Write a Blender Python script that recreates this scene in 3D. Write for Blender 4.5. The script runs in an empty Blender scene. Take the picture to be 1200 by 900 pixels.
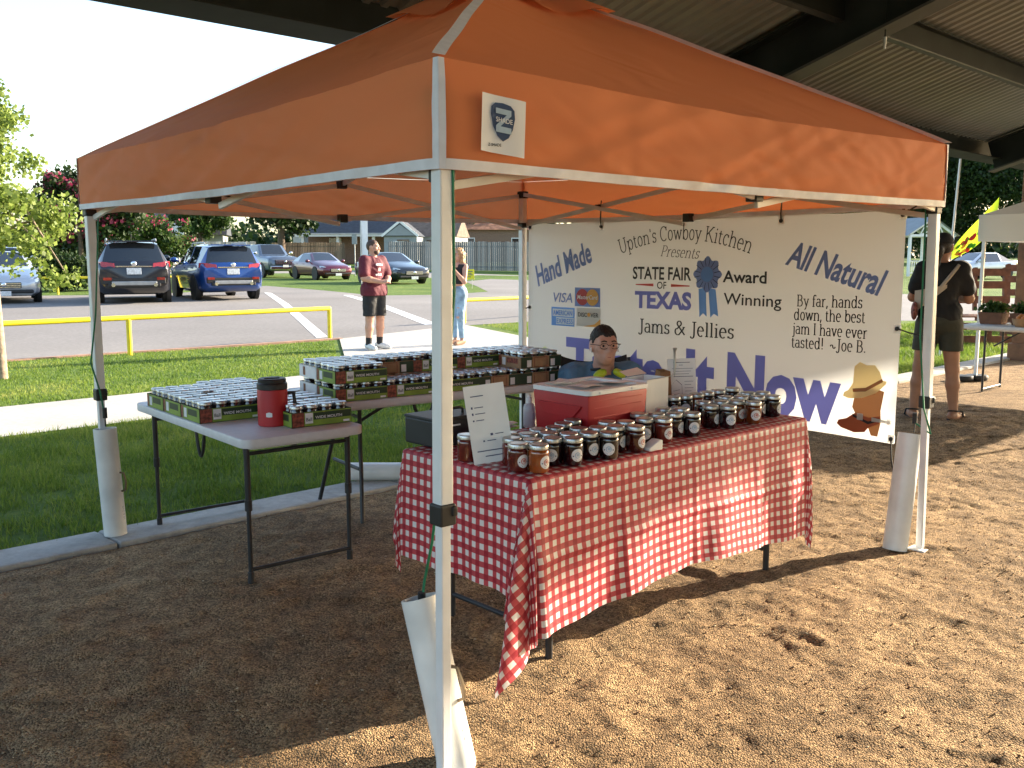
import bpy, bmesh, math, random
import numpy as np
from mathutils import Vector, Matrix
R = math.radians
sc = bpy.context.scene
col = sc.collection
random.seed(5)
rng = np.random.default_rng(5)

# ------------------------------------------------------------------ camera, sky, sun, exposure
CAM_H = 1.4934
cam = bpy.data.objects.new('camera', bpy.data.cameras.new('camera')); col.objects.link(cam)
cam.location = (0, 0, CAM_H); cam.rotation_euler = (R(90 - 7.683), 0, 0)
cam.data.sensor_width = 36; cam.data.lens = 36 * 1107.6 / 1200; cam.data.clip_end = 3000; cam.data.clip_start = .05
sc.camera = cam
SUN_AZ, SUN_EL = R(28.5), R(17.5)             # azimuth from +X towards +Y
world = bpy.data.worlds.new('World'); sc.world = world; world.use_nodes = True
wn = world.node_tree
bg = wn.nodes['Background']
sky = wn.nodes.new('ShaderNodeTexSky'); sky.sky_type = 'NISHITA'; sky.sun_disc = False
sky.sun_elevation = SUN_EL; sky.sun_rotation = R(90) - SUN_AZ; sky.air_density = 1.0; sky.dust_density = 1.6; sky.ozone_density = 1.0
wn.links.new(sky.outputs[0], bg.inputs[0]); bg.inputs[1].default_value = .135
sun = bpy.data.objects.new('sun', bpy.data.lights.new('sun', 'SUN')); col.objects.link(sun)
sun.data.energy = 5.0; sun.data.angle = R(.5); sun.data.color = (1, .86, .66)
sd = Vector((math.cos(SUN_AZ) * math.cos(SUN_EL), math.sin(SUN_AZ) * math.cos(SUN_EL), math.sin(SUN_EL)))
sun.rotation_euler = sd.to_track_quat('Z', 'Y').to_euler(); sun.location = sd * 60
sc.view_settings.view_transform = 'Standard'; sc.view_settings.look = 'None'
sc.view_settings.gamma = 1; sc.view_settings.use_curve_mapping = False
sc.view_settings.exposure = 1.95
sc.cycles.use_denoising = True
sc.cycles.max_bounces = 7; sc.cycles.transparent_max_bounces = 12
sc.cycles.sample_clamp_indirect = 6

# ------------------------------------------------------------------ materials
def _nt(name):
    m = bpy.data.materials.new(name); m.use_nodes = True
    return m, m.node_tree, m.node_tree.nodes['Principled BSDF']
def mat(name, c, rough=.6, metal=0, noise=(12, .12), bump=None, trans=0, coat=0, spec=.5, tcol=None, vary=0):
    """principled with a mottled colour, optional bump (scale, strength, distance) and translucency"""
    m, t, b = _nt(name); N, L = t.nodes.new, t.links.new
    b.inputs['Roughness'].default_value = rough; b.inputs['Metallic'].default_value = metal
    b.inputs['Coat Weight'].default_value = coat; b.inputs['Specular IOR Level'].default_value = spec
    g = N('ShaderNodeNewGeometry'); pos = g.outputs['Position']
    src = None
    if noise:
        n = N('ShaderNodeTexNoise'); n.inputs['Scale'].default_value = noise[0]; n.inputs['Detail'].default_value = 5
        tc = N('ShaderNodeTexCoord'); L(tc.outputs['Object'], n.inputs['Vector'])
        mp = N('ShaderNodeMapRange'); L(n.outputs[0], mp.inputs[0]); mp.inputs[1].default_value = .3; mp.inputs[2].default_value = .7
        mp.inputs[3].default_value = 1 - noise[1]; mp.inputs[4].default_value = 1 + noise[1]
        mx = N('ShaderNodeVectorMath'); mx.operation = 'SCALE'; mx.inputs[0].default_value = c[:3]; L(mp.outputs[0], mx.inputs['Scale'])
        if vary:                                   # each copy a little lighter or darker
            oi = N('ShaderNodeObjectInfo'); vr = N('ShaderNodeMapRange'); L(oi.outputs['Random'], vr.inputs[0]); vr.inputs[3].default_value = 1 - vary; vr.inputs[4].default_value = 1 + vary
            m2 = N('ShaderNodeMath'); m2.operation = 'MULTIPLY'; L(mp.outputs[0], m2.inputs[0]); L(vr.outputs[0], m2.inputs[1]); L(m2.outputs[0], mx.inputs['Scale'])
        src = mx.outputs[0]; L(src, b.inputs['Base Color'])
    else:
        b.inputs['Base Color'].default_value = (*c[:3], 1)
    if bump:
        n2 = N('ShaderNodeTexNoise'); n2.inputs['Scale'].default_value = bump[0]; n2.inputs['Detail'].default_value = 6
        tc = N('ShaderNodeTexCoord'); L(tc.outputs['Object'], n2.inputs['Vector'])
        bp = N('ShaderNodeBump'); bp.inputs['Strength'].default_value = bump[1]; bp.inputs['Distance'].default_value = bump[2]
        L(n2.outputs[0], bp.inputs['Height']); L(bp.outputs[0], b.inputs['Normal'])
    if trans:
        tr = N('ShaderNodeBsdfTranslucent'); tr.inputs[0].default_value = (*(tcol or c)[:3], 1)
        ms = N('ShaderNodeMixShader'); ms.inputs[0].default_value = trans
        L(b.outputs[0], ms.inputs[1]); L(tr.outputs[0], ms.inputs[2]); L(ms.outputs[0], t.nodes['Material Output'].inputs[0])
    return m
def mat_ramp(name, cols, rough=.7, trans=0, island=True, spec=.3, scale=None):
    """colour picked per leaf / blade / pebble (random per island) from a ramp"""
    m, t, b = _nt(name); N, L = t.nodes.new, t.links.new
    g = N('ShaderNodeNewGeometry'); r = N('ShaderNodeValToRGB'); e = r.color_ramp.elements
    while len(e) < len(cols): e.new(.5)
    for i, c in enumerate(cols): e[i].position = i / max(1, len(cols) - 1); e[i].color = (*c, 1)
    fac = g.outputs['Random Per Island']
    if scale:
        n = N('ShaderNodeTexNoise'); n.inputs['Scale'].default_value = scale; L(g.outputs['Position'], n.inputs['Vector'])
        a = N('ShaderNodeMath'); a.operation = 'MULTIPLY_ADD'; L(fac, a.inputs[0]); a.inputs[1].default_value = .45
        mr = N('ShaderNodeMapRange'); L(n.outputs[0], mr.inputs[0]); mr.inputs[1].default_value = .3; mr.inputs[2].default_value = .7; mr.inputs[4].default_value = .55
        L(mr.outputs[0], a.inputs[2]); fac = a.outputs[0]
    L(fac, r.inputs[0]); L(r.outputs[0], b.inputs['Base Color'])
    b.inputs['Roughness'].default_value = rough; b.inputs['Specular IOR Level'].default_value = spec
    if trans:
        tr = N('ShaderNodeBsdfTranslucent'); L(r.outputs[0], tr.inputs[0])
        ms = N('ShaderNodeMixShader'); ms.inputs[0].default_value = trans
        L(b.outputs[0], ms.inputs[1]); L(tr.outputs[0], ms.inputs[2]); L(ms.outputs[0], t.nodes['Material Output'].inputs[0])
    return m
def glass_mat(name, c, rough=.03, thin=.25):
    m, t, b = _nt(name)
    b.inputs['Base Color'].default_value = (*c, 1); b.inputs['Roughness'].default_value = rough
    b.inputs['Specular IOR Level'].default_value = .8; b.inputs['Coat Weight'].default_value = .6; b.inputs['Coat Roughness'].default_value = .02
    return m

# ------------------------------------------------------------------ mesh builder
class MB:
    def __init__(s): s.v = []; s.f = []; s.m = []
    def add(s, v, f, mi=0, T=None):
        o = len(s.v)
        if T is not None: v = [T @ Vector(p) for p in v]
        s.v += [tuple(p) for p in v]; s.f += [tuple(i + o for i in q) for q in f]; s.m += [mi] * len(f); return s
    def box(s, c, d, mi=0, rz=0, T=None, taper=1):
        x, y, z = d[0] / 2, d[1] / 2, d[2] / 2; cs, sn = math.cos(rz), math.sin(rz); v = []
        for k, t in ((-z, 1), (z, taper)):
            for i, j in ((-x, -y), (x, -y), (x, y), (-x, y)):
                i *= t; j *= t; v.append((c[0] + i * cs - j * sn, c[1] + i * sn + j * cs, c[2] + k))
        return s.add(v, [(3, 2, 1, 0), (4, 5, 6, 7), (0, 1, 5, 4), (1, 2, 6, 5), (2, 3, 7, 6), (3, 0, 4, 7)], mi, T)
    def tube(s, p, q, r, r2=None, n=10, mi=0, caps=True):
        p, q = Vector(p), Vector(q); r2 = r if r2 is None else r2; d = (q - p).normalized()
        a = d.orthogonal().normalized(); b = d.cross(a); v = []
        for c, rr in ((p, r), (q, r2)):
            for i in range(n):
                t = 2 * math.pi * i / n; v.append(c + (a * math.cos(t) + b * math.sin(t)) * rr)
        f = [(i, (i + 1) % n, n + (i + 1) % n, n + i) for i in range(n)]
        if caps: f += [tuple(range(n - 1, -1, -1)), tuple(range(n, 2 * n))]
        return s.add(v, f, mi)
    def bar(s, p, q, w, h=None, mi=0, up=(0, 0, 1)):
        """rectangular bar from p to q"""
        p, q = Vector(p), Vector(q); h = w if h is None else h; d = (q - p).normalized(); up = Vector(up)
        if abs(d.dot(up)) > .99: up = Vector((1, 0, 0))
        a = d.cross(up).normalized(); b = a.cross(d); v = []
        for c in (p, q):
            for i, j in ((-1, -1), (1, -1), (1, 1), (-1, 1)): v.append(c + a * i * w / 2 + b * j * h / 2)
        return s.add(v, [(3, 2, 1, 0), (4, 5, 6, 7), (0, 1, 5, 4), (1, 2, 6, 5), (2, 3, 7, 6), (3, 0, 4, 7)], mi)
    def pipe(s, pts, r, n=8, mi=0, closed=False):
        pts = [Vector(p) for p in pts]; v = []; k = len(pts); prev = None
        for i, p in enumerate(pts):
            d = (pts[min(i + 1, k - 1)] - pts[max(i - 1, 0)]).normalized()
            a = d.orthogonal().normalized() if prev is None else (prev - d * prev.dot(d)).normalized()
            prev = a; b = d.cross(a); rr = r[i] if isinstance(r, (list, tuple)) else r
            for j in range(n):
                t = 2 * math.pi * j / n; v.append(p + (a * math.cos(t) + b * math.sin(t)) * rr)
        f = [(i * n + j, i * n + (j + 1) % n, (i + 1) * n + (j + 1) % n, (i + 1) * n + j) for i in range(k - 1) for j in range(n)]
        f += [tuple(range(n - 1, -1, -1)), tuple(range((k - 1) * n, k * n))]
        return s.add(v, f, mi)
    def lathe(s, prof, n=16, mi=0, T=None, mis=None):
        v = []; k = len(prof)
        for r, z in prof:
            for i in range(n):
                t = 2 * math.pi * i / n; v.append((r * math.cos(t), r * math.sin(t), z))
        for j in range(k - 1):
            f = [(j * n + i, j * n + (i + 1) % n, (j + 1) * n + (i + 1) % n, (j + 1) * n + i) for i in range(n)]
            o = len(s.f); 
            if j == 0: s.add(v, f, mis[j] if mis else mi, T); base = len(s.v) - len(v)
            else: s.f += [tuple(a + base for a in q) for q in f]; s.m += [mis[j] if mis else mi] * n
        if prof[0][0] > 1e-4: s.f.append(tuple(base + i for i in range(n - 1, -1, -1))); s.m.append(mis[0] if mis else mi)
        if prof[-1][0] > 1e-4: s.f.append(tuple(base + (k - 1) * n + i for i in range(n))); s.m.append(mis[-1] if mis else mi)
        return s
    def prism(s, poly, z0, z1, mi=0, T=None):
        n = len(poly); v = [(x, y, z0) for x, y in poly] + [(x, y, z1) for x, y in poly]
        return s.add(v, [tuple(range(n - 1, -1, -1)), tuple(range(n, 2 * n))] + [(i, (i + 1) % n, n + (i + 1) % n, n + i) for i in range(n)], mi, T)
    def grid(s, fn, nu, nv, mi=0):
        v = [fn(i / nu, j / nv) for j in range(nv + 1) for i in range(nu + 1)]
        return s.add(v, [(j * (nu + 1) + i, j * (nu + 1) + i + 1, (j + 1) * (nu + 1) + i + 1, (j + 1) * (nu + 1) + i) for j in range(nv) for i in range(nu)], mi)
    def ball(s, c, r, n=10, mi=0, sc=(1, 1, 1)):
        v = []; f = []; m = n // 2 + 1
        for j in range(m + 1):
            a = math.pi * j / m
            for i in range(n):
                t = 2 * math.pi * i / n
                v.append((c[0] + r * sc[0] * math.sin(a) * math.cos(t), c[1] + r * sc[1] * math.sin(a) * math.sin(t), c[2] + r * sc[2] * math.cos(a)))
        f = [(j * n + i, (j + 1) * n + i, (j + 1) * n + (i + 1) % n, j * n + (i + 1) % n) for j in range(m) for i in range(n)]
        return s.add(v, f, mi)
    def build(s, name, mats, parent=None, smooth=None, bev=0, fix=True, split=False):
        if split:                                            # every separate piece becomes a part of its own
            par = list(range(len(s.v)))
            def find(i):
                while par[i] != i: par[i] = par[par[i]]; i = par[i]
                return i
            for f in s.f:
                for i in f[1:]: par[find(i)] = find(f[0])
            sets = {}
            for f, m in zip(s.f, s.m): sets.setdefault(find(f[0]), []).append((f, m))
            o = None
            for fs in sets.values():
                b = MB(); ids = sorted({i for f, m in fs for i in f}); at = {i: k for k, i in enumerate(ids)}
                b.v = [s.v[i] for i in ids]; b.f = [tuple(at[i] for i in f) for f, m in fs]; b.m = [m for f, m in fs]; o = b.build(name, mats, parent, smooth, bev, fix)
            return o
        me = bpy.data.meshes.new(name); me.from_pydata(s.v, [], s.f)
        if not isinstance(mats, (list, tuple)): mats = [mats]
        for m in mats: me.materials.append(m)
        me.polygons.foreach_set('material_index', s.m)
        if bev or fix:
            bm = bmesh.new(); bm.from_mesh(me)
            bmesh.ops.remove_doubles(bm, verts=bm.verts, dist=1e-6)
            if fix: bmesh.ops.recalc_face_normals(bm, faces=bm.faces)
            if bev:
                es = [e for e in bm.edges if len(e.link_faces) == 2 and e.calc_face_angle(0) > .5]
                bmesh.ops.bevel(bm, geom=es, offset=bev, segments=2, profile=.5, affect='EDGES', clamp_overlap=True)
            bm.to_mesh(me); bm.free()
        if smooth: me.shade_smooth(); me.set_sharp_from_angle(angle=R(smooth))
        o = bpy.data.objects.new(name, me); col.objects.link(o)
        if parent is not None: o.parent = parent
        return o
def tag(o, label, cat, group=None):
    o['label'] = label; o['category'] = cat
    if group: o['group'] = group
    return o
def thing(name, label, cat, loc=(0, 0, 0), rz=0, group=None):
    o = bpy.data.objects.new(name, None); col.objects.link(o); o.empty_display_size = .1
    o.location = loc; o.rotation_euler = (0, 0, rz)
    return tag(o, label, cat, group)
def setting(o, kind='structure'): o['kind'] = kind; return o
KIDS = {}
def copy_tree(src, loc=None, rz=None, label=None, group=None, parent=None):
    c = src.copy(); col.objects.link(c)
    if parent is not None: c.parent = parent
    if loc is not None: c.location = loc
    if rz is not None: c.rotation_euler = (0, 0, rz)
    if label: c['label'] = label
    if group: c['group'] = group
    for ch in list(src.children): copy_tree(ch, parent=c)
    return c
def raw_mesh(name, V, F, mats, parent=None, smooth=False, mi=None):
    """fast path: numpy verts and equal-size faces"""
    V = np.asarray(V, np.float32); F = np.asarray(F, np.int32); k = F.shape[1]
    me = bpy.data.meshes.new(name); me.vertices.add(len(V)); me.vertices.foreach_set('co', V.ravel())
    me.loops.add(F.size); me.loops.foreach_set('vertex_index', F.ravel()); me.polygons.add(len(F))
    me.polygons.foreach_set('loop_start', np.arange(0, F.size, k, dtype=np.int32)); me.polygons.foreach_set('loop_total', np.full(len(F), k, np.int32))
    for m in (mats if isinstance(mats, (list, tuple)) else [mats]): me.materials.append(m)
    if mi is not None: me.polygons.foreach_set('material_index', np.asarray(mi, np.int32))
    me.update(calc_edges=True); me.validate()
    if smooth: me.shade_smooth()
    o = bpy.data.objects.new(name, me); col.objects.link(o)
    if parent is not None: o.parent = parent
    return o
def vnoise(x, y, seed=0):
    """smooth 2-D value noise in numpy"""
    r = np.random.default_rng(seed).random((256, 256))
    xi, yi = np.floor(x).astype(int), np.floor(y).astype(int); fx, fy = x - xi, y - yi
    fx = fx * fx * (3 - 2 * fx); fy = fy * fy * (3 - 2 * fy); g = lambda a, b: r[a & 255, b & 255]
    return (g(xi, yi) * (1 - fx) + g(xi + 1, yi) * fx) * (1 - fy) + (g(xi, yi + 1) * (1 - fx) + g(xi + 1, yi + 1) * fx) * fy

# lettering: the built-in font turned into flat polygons
_fc = {}
def text_polys(s, bold=0):
    key = (s, bold)
    if key not in _fc:
        cu = bpy.data.curves.new('lettering', 'FONT'); cu.body = s; cu.size = 1; cu.offset = bold; cu.resolution_u = 3
        o = bpy.data.objects.new('lettering', cu); col.objects.link(o)
        me = bpy.data.meshes.new_from_object(o.evaluated_get(bpy.context.evaluated_depsgraph_get()))
        v = [tuple(p.co) for p in me.vertices]; f = [tuple(p.vertices) for p in me.polygons]
        bpy.data.objects.remove(o); bpy.data.curves.remove(cu); bpy.data.meshes.remove(me); _fc[key] = (v, f)
    return _fc[key]
def put_text(mb, s, fn, mi=0, bold=0, polys=None):
    """map text whose box is scaled to 0..1 x (baseline 0, cap height 1) through fn(a, b) -> 3-D point"""
    v, f = polys or text_polys(s, bold)
    x0 = min(p[0] for p in v); x1 = max(p[0] for p in v); cap = .7 if polys else .729
    mb.add([fn((p[0] - x0) / (x1 - x0), p[1] / cap) for p in v], f, mi)

# a small serif alphabet drawn with a broad pen (thick uprights, thin hairlines, slab serifs)
def arc(cx, cy, rx, ry, a, b, n=10): return [(cx + rx * math.cos(R(a + (b - a) * i / n)), cy + ry * math.sin(R(a + (b - a) * i / n))) for i in range(n + 1)]
def sf(x, y, w=.1): return [(x - w, y), (x + w, y)]
def stem_(x, t, b=0): return [[(x, b), (x, t)], sf(x, b)]
DOT = lambda x, y: [(x, y - .005), (x, y + .075)]
BOWL = lambda cx, a=0, b=360: arc(cx, .24, .17, .25, a, b, 18)
GL = {' ': (.26, []), "'": (.2, [[(.1, .56), (.1, .72)]]), '.': (.2, [DOT(.1, 0)]), ',': (.2, [DOT(.1, 0), [(.1, 0), (.05, -.12)]]),
 '!': (.28, [DOT(.14, 0), [(.14, .18), (.14, .72)]]), '~': (.5, [arc(.15, .22, .1, .1, 180, 0) + arc(.35, .22, .1, .1, 180, 360)]),
 'U': (.72, [[(.14, .7), (.14, .24)] + arc(.36, .24, .22, .25, 180, 360) + [(.58, .7)], sf(.14, .7), sf(.58, .7)]),
 'C': (.66, [arc(.36, .35, .28, .36, 45, 315, 18), [(.57, .7), (.57, .5)]]),
 'K': (.7, stem_(.14, .7) + [sf(.14, .7), [(.16, .32), (.54, .7)], [(.28, .42), (.6, 0)], sf(.56, .7, .08), sf(.61, 0, .08)]),
 'J': (.44, [[(.28, .7), (.28, .05)] + arc(.16, .05, .12, .18, 0, -150), sf(.28, .7, .13)]),
 'P': (.58, stem_(.14, .7) + [sf(.1, .7, .06), [(.14, .7), (.3, .7)] + arc(.3, .51, .2, .19, 90, -90) + [(.14, .32)]]),
 'B': (.62, stem_(.14, .7) + [sf(.1, .7, .06), [(.14, .7), (.3, .7)] + arc(.3, .54, .17, .16, 90, -90) + [(.14, .38)], [(.3, .38)] + arc(.32, .19, .2, .19, 90, -90) + [(.14, 0)]]),
 'I': (.32, stem_(.16, .7) + [sf(.16, .7)]),
 '&': (.76, [[(.7, 0), (.24, .5)] + arc(.34, .58, .13, .13, 200, -30) + [(.2, .3)] + arc(.26, .17, .17, .18, 130, 300) + [(.6, .3), (.64, .4)], sf(.64, .4, .08)]),
 'a': (.48, [[(.36, 0), (.36, .34)] + arc(.22, .34, .14, .14, 0, 150), arc(.2, .14, .14, .14, 70, 320), [(.24, .28), (.36, .28)], [(.36, 0), (.44, .02)]]),
 'b': (.54, [[(.12, 0), (.12, .72)], [(.02, .7), (.12, .7)], BOWL(.3, 160, -160)]),
 'c': (.46, [BOWL(.25, 50, 315), [(.37, .48), (.37, .36)]]),
 'd': (.56, [[(.42, 0), (.42, .72)], [(.32, .7), (.42, .7)], [(.42, .02), (.52, .02)], BOWL(.25, 20, 340)]),
 'e': (.48, [[(.08, .27), (.4, .27)] + BOWL(.24, 5, 310)]),
 'f': (.34, [[(.14, 0), (.14, .56)] + arc(.25, .56, .11, .15, 180, 30), sf(.14, 0), [(.04, .46), (.28, .46)]]),
 'h': (.58, stem_(.12, .72) + [[(.02, .7), (.12, .7)], [(.12, .3)] + arc(.29, .3, .16, .17, 160, 0) + [(.45, 0)], sf(.45, 0)]),
 'i': (.28, stem_(.14, .47) + [[(.04, .45), (.14, .45)], DOT(.14, .6)]),
 'j': (.28, [[(.16, .47), (.16, -.1)] + arc(.06, -.1, .1, .1, 0, -130), [(.06, .45), (.16, .45)], DOT(.16, .6)]),
 'l': (.28, stem_(.14, .72) + [[(.04, .7), (.14, .7)]]),
 'm': (.86, stem_(.12, .47) + [[(.02, .45), (.12, .45)], [(.12, .3)] + arc(.27, .3, .14, .17, 160, 0) + [(.41, 0)], sf(.41, 0), [(.41, .3)] + arc(.57, .3, .15, .17, 160, 0) + [(.72, 0)], sf(.72, 0)]),
 'n': (.58, stem_(.12, .47) + [[(.02, .45), (.12, .45)], [(.12, .3)] + arc(.29, .3, .16, .17, 160, 0) + [(.45, 0)], sf(.45, 0)]),
 'o': (.5, [BOWL(.25)]), 'p': (.54, stem_(.12, .47, -.22) + [[(.02, .45), (.12, .45)], BOWL(.3, 160, -160)]),
 'r': (.4, stem_(.12, .47) + [[(.02, .45), (.12, .45)], [(.12, .28)] + arc(.28, .3, .14, .17, 160, 60)]),
 's': (.4, [arc(.2, .36, .12, .12, 40, 270) + arc(.2, .12, .13, .12, 90, -140), [(.31, .48), (.31, .38)], [(.07, .1), (.07, 0)]]),
 't': (.34, [[(.14, .6), (.14, .1)] + arc(.23, .1, .09, .11, 180, 320), [(.04, .46), (.28, .46)]]),
 'u': (.58, [[(.12, .47), (.12, .15)] + arc(.28, .15, .16, .16, 180, 340), [(.45, .47), (.45, 0)], [(.03, .45), (.12, .45)], [(.45, .02), (.54, .02)]]),
 'v': (.5, [[(.08, .47), (.25, 0)], [(.25, 0), (.42, .47)], sf(.08, .46), sf(.42, .46, .08)]),
 'w': (.72, [[(.08, .47), (.22, 0)], [(.22, 0), (.36, .46)], [(.36, .46), (.5, 0)], [(.5, 0), (.64, .47)], sf(.08, .46), sf(.64, .46, .08)]),
 'y': (.5, [[(.08, .47), (.26, .02)], [(.42, .47), (.2, -.16), (.1, -.2)], sf(.08, .46), sf(.42, .46, .08)])}
def serif_polys(s, slant=0, thick=.1, thin=.046):
    V, F, x = [], [], 0
    for ch in s:
        w, strokes = GL.get(ch, GL['o'])
        for st in strokes:
            n = len(st); base = len(V); zo = .0004 * (base % 37)
            for i, (px_, py_) in enumerate(st):
                a = st[max(i - 1, 0)]; b = st[min(i + 1, n - 1)]; dx, dy = b[0] - a[0], b[1] - a[1]; l = math.hypot(dx, dy) or 1
                hw = (thin + (thick - thin) * abs(dy / l)) / 2; nx, ny = -dy / l * hw, dx / l * hw
                for sg in (1, -1):
                    X, Y = px_ + sg * nx, py_ + sg * ny; V.append((x + X + slant * Y, Y, zo))
            F += [(base + 2 * i, base + 2 * i + 1, base + 2 * i + 3, base + 2 * i + 2) for i in range(n - 1)]
        x += w
    return V, F

# ------------------------------------------------------------------ the place: frame along the pavilion edge (u) and outwards over the lawn (v)
TH = R(44); UX = (math.cos(TH), math.sin(TH)); VX = (-math.sin(TH), math.cos(TH)); V0 = 4.806
def W(u, v, z=0): return Vector((UX[0] * u + VX[0] * (v + V0), UX[1] * u + VX[1] * (v + V0), z))
GY, GZ_ = [16, 26, 56, 75, 150], [0, .2, .28, .7, 1.3]
def gz(y):
    """the car park lies a little higher than the lawn"""
    return float(np.interp(y, GY, GZ_))
_p = R(7.683)
def G(px, py):
    """point on the terrain that the survey photo shows at a pixel of its 1200 x 900 grid (used to read off the ground plan)"""
    a, b = (px - 600) / 1107.6, -(py - 450) / 1107.6
    dy, dz = math.cos(_p) + b * math.sin(_p), -math.sin(_p) + b * math.cos(_p)
    y = 10.
    for _ in range(60): y = .5 * y + .5 * (gz(y) - CAM_H) / (dz / dy)
    return Vector((a / dy * y, y, gz(y)))
def sheet(name, poly, dz, m):
    """flat ground sheet that follows the terrain"""
    bm = bmesh.new(); f = bm.faces.new([bm.verts.new((p[0], p[1], 0)) for p in poly])
    for yb in GY: bmesh.ops.bisect_plane(bm, geom=bm.verts[:] + bm.edges[:] + bm.faces[:], plane_co=(0, yb, 0), plane_no=(0, 1, 0))
    for v in bm.verts: v.co.z = gz(v.co.y) + dz
    bmesh.ops.recalc_face_normals(bm, faces=bm.faces)
    me = bpy.data.meshes.new(name); bm.to_mesh(me); bm.free(); me.materials.append(m)
    if sum(p.normal.z for p in me.polygons) < 0: me.flip_normals()
    o = bpy.data.objects.new(name, me); col.objects.link(o); return setting(o)

# ------------------------------------------------------------------ setting: ground
def ground_mat(name, c1, c2, scale, patch, bump, rough=.9, c3=None, cell=None):
    m, t, b = _nt(name); N, L = t.nodes.new, t.links.new
    g = N('ShaderNodeNewGeometry')
    n1 = N('ShaderNodeTexNoise'); n1.inputs['Scale'].default_value = patch; n1.inputs['Detail'].default_value = 6; L(g.outputs['Position'], n1.inputs['Vector'])
    n2 = N('ShaderNodeTexNoise'); n2.inputs['Scale'].default_value = scale; n2.inputs['Detail'].default_value = 8; n2.inputs['Roughness'].default_value = .75; L(g.outputs['Position'], n2.inputs['Vector'])
    a = N('ShaderNodeMath'); a.operation = 'MULTIPLY_ADD'; L(n1.outputs[0], a.inputs[0]); a.inputs[1].default_value = .8; 
    s = N('ShaderNodeMath'); s.operation = 'MULTIPLY_ADD'; L(n2.outputs[0], s.inputs[0]); s.inputs[1].default_value = 1.3; s.inputs[2].default_value = -.55; L(s.outputs[0], a.inputs[2])
    r = N('ShaderNodeValToRGB'); e = r.color_ramp.elements; e[0].position = .2; e[1].position = .8; e[0].color = (*c1, 1); e[1].color = (*c2, 1)
    if c3: q = e.new(.55); q.color = (*c3, 1)
    L(a.outputs[0], r.inputs[0]); out = r.outputs[0]; h = n2.outputs[0]
    if cell:
        v = N('ShaderNodeTexVoronoi'); v.inputs['Scale'].default_value = cell; L(g.outputs['Position'], v.inputs['Vector'])
        sp = N('ShaderNodeSeparateColor'); L(v.outputs['Color'], sp.inputs[0])
        mr = N('ShaderNodeMapRange'); L(sp.outputs[0], mr.inputs[0]); mr.inputs[3].default_value = .38; mr.inputs[4].default_value = 1.68
        sc_ = N('ShaderNodeVectorMath'); sc_.operation = 'SCALE'; L(out, sc_.inputs[0]); L(mr.outputs[0], sc_.inputs['Scale']); out = sc_.outputs[0]
        sub = N('ShaderNodeMath'); sub.operation = 'MULTIPLY_ADD'; L(v.outputs['Distance'], sub.inputs[0]); sub.inputs[1].default_value = -1.2; L(n2.outputs[0], sub.inputs[2]); h = sub.outputs[0]
    L(out, b.inputs['Base Color']); b.inputs['Roughness'].default_value = rough; b.inputs['Specular IOR Level'].default_value = .2
    bp = N('ShaderNodeBump'); bp.inputs['Strength'].default_value = bump[0]; bp.inputs['Distance'].default_value = bump[1]
    L(h, bp.inputs['Height']); L(bp.outputs[0], b.inputs['Normal']); return m
M = {}
M['lawn'] = ground_mat('lawn', (.05, .10, .014), (.17, .21, .045), 6, .35, (.9, .06), c3=(.09, .15, .024))
M['gravel'] = ground_mat('gravel', (.14, .088, .047), (.49, .335, .18), 9, .9, (1, .009), c3=(.315, .205, .107), cell=150)
M['asphalt'] = ground_mat('asphalt', (.16, .15, .145), (.27, .255, .245), 14, .25, (.25, .01), c3=(.215, .203, .197))
M['street'] = ground_mat('street', (.22, .21, .2), (.32, .3, .28), 8, .4, (.2, .01))
M['concrete'] = ground_mat('concrete', (.34, .325, .3), (.5, .48, .45), 18, .8, (.35, .006), c3=(.43, .41, .38))
M['kerb'] = ground_mat('kerb_concrete', (.3, .29, .27), (.5, .49, .46), 14, 2.2, (.5, .006), c3=(.42, .41, .385))
M['paint_white'] = ground_mat('road_paint', (.55, .55, .53), (.82, .82, .8), 30, 2, (.2, .004), .6)

B = 900
sheet('lawn', [(-B, -60), (B, -60), (B, B), (-B, B)], 0, M['lawn'])
sheet('gravel_floor', [W(-25, -.02), W(30, -.02), W(30, -40), W(-25, -40)], .004, M['gravel'])
# the raked, trodden gravel near the stall, as real relief
nu, nv = 560, 260
uu, vv = np.meshgrid(np.linspace(-1.2, 10, nu), np.linspace(-5.0, -.03, nv))
X = UX[0] * uu + VX[0] * (vv + V0); Y = UX[1] * uu + VX[1] * (vv + V0)
hz = .012 * (vnoise(X * 2.1, Y * 2.1, 1) - .5) + .009 * (vnoise(X * 5 + Y * 2, Y * 5, 2) - .5) + .0115 * (vnoise(X * 11, Y * 9 - X * 5, 3) - .5) + .009 * (vnoise(X * 23 + Y * 9, Y * 23, 4) - .5) + .006 * (vnoise(X * 45, Y * 45, 5) - .5)
rut = np.exp(-((vnoise(X * 1.3 + 40, Y * 3.2, 7) - .5) / .05) ** 2) * .009
foot = np.random.default_rng(77)
for _ in range(120):
    fu, fv, fa = foot.uniform(-1, 9), foot.uniform(-4.9, -.4), foot.uniform(0, 3.14); ca, sa = math.cos(fa), math.sin(fa); du, dv = uu - fu, vv - fv
    q = ((du * ca + dv * sa) / .125) ** 2 + ((dv * ca - du * sa) / .05) ** 2; hz = hz - .0042 * foot.uniform(.4, 1) * np.exp(-q ** 2) + .003 * np.exp(-((q - 1.6) / .5) ** 2)
edge = np.clip(np.minimum(np.minimum(uu + 1.2, 10 - uu), np.minimum(vv + 5.0, (-.03 - vv) * 2 + .15)) / .35, 0, 1)
Z = .004 + (.019 + hz + rut) * edge
Z = np.maximum(Z, .0045); Z[0] = .0042; Z[:, 0] = .0042; Z[:, -1] = .0042
idx = np.arange(nu * nv).reshape(nv, nu)
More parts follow.
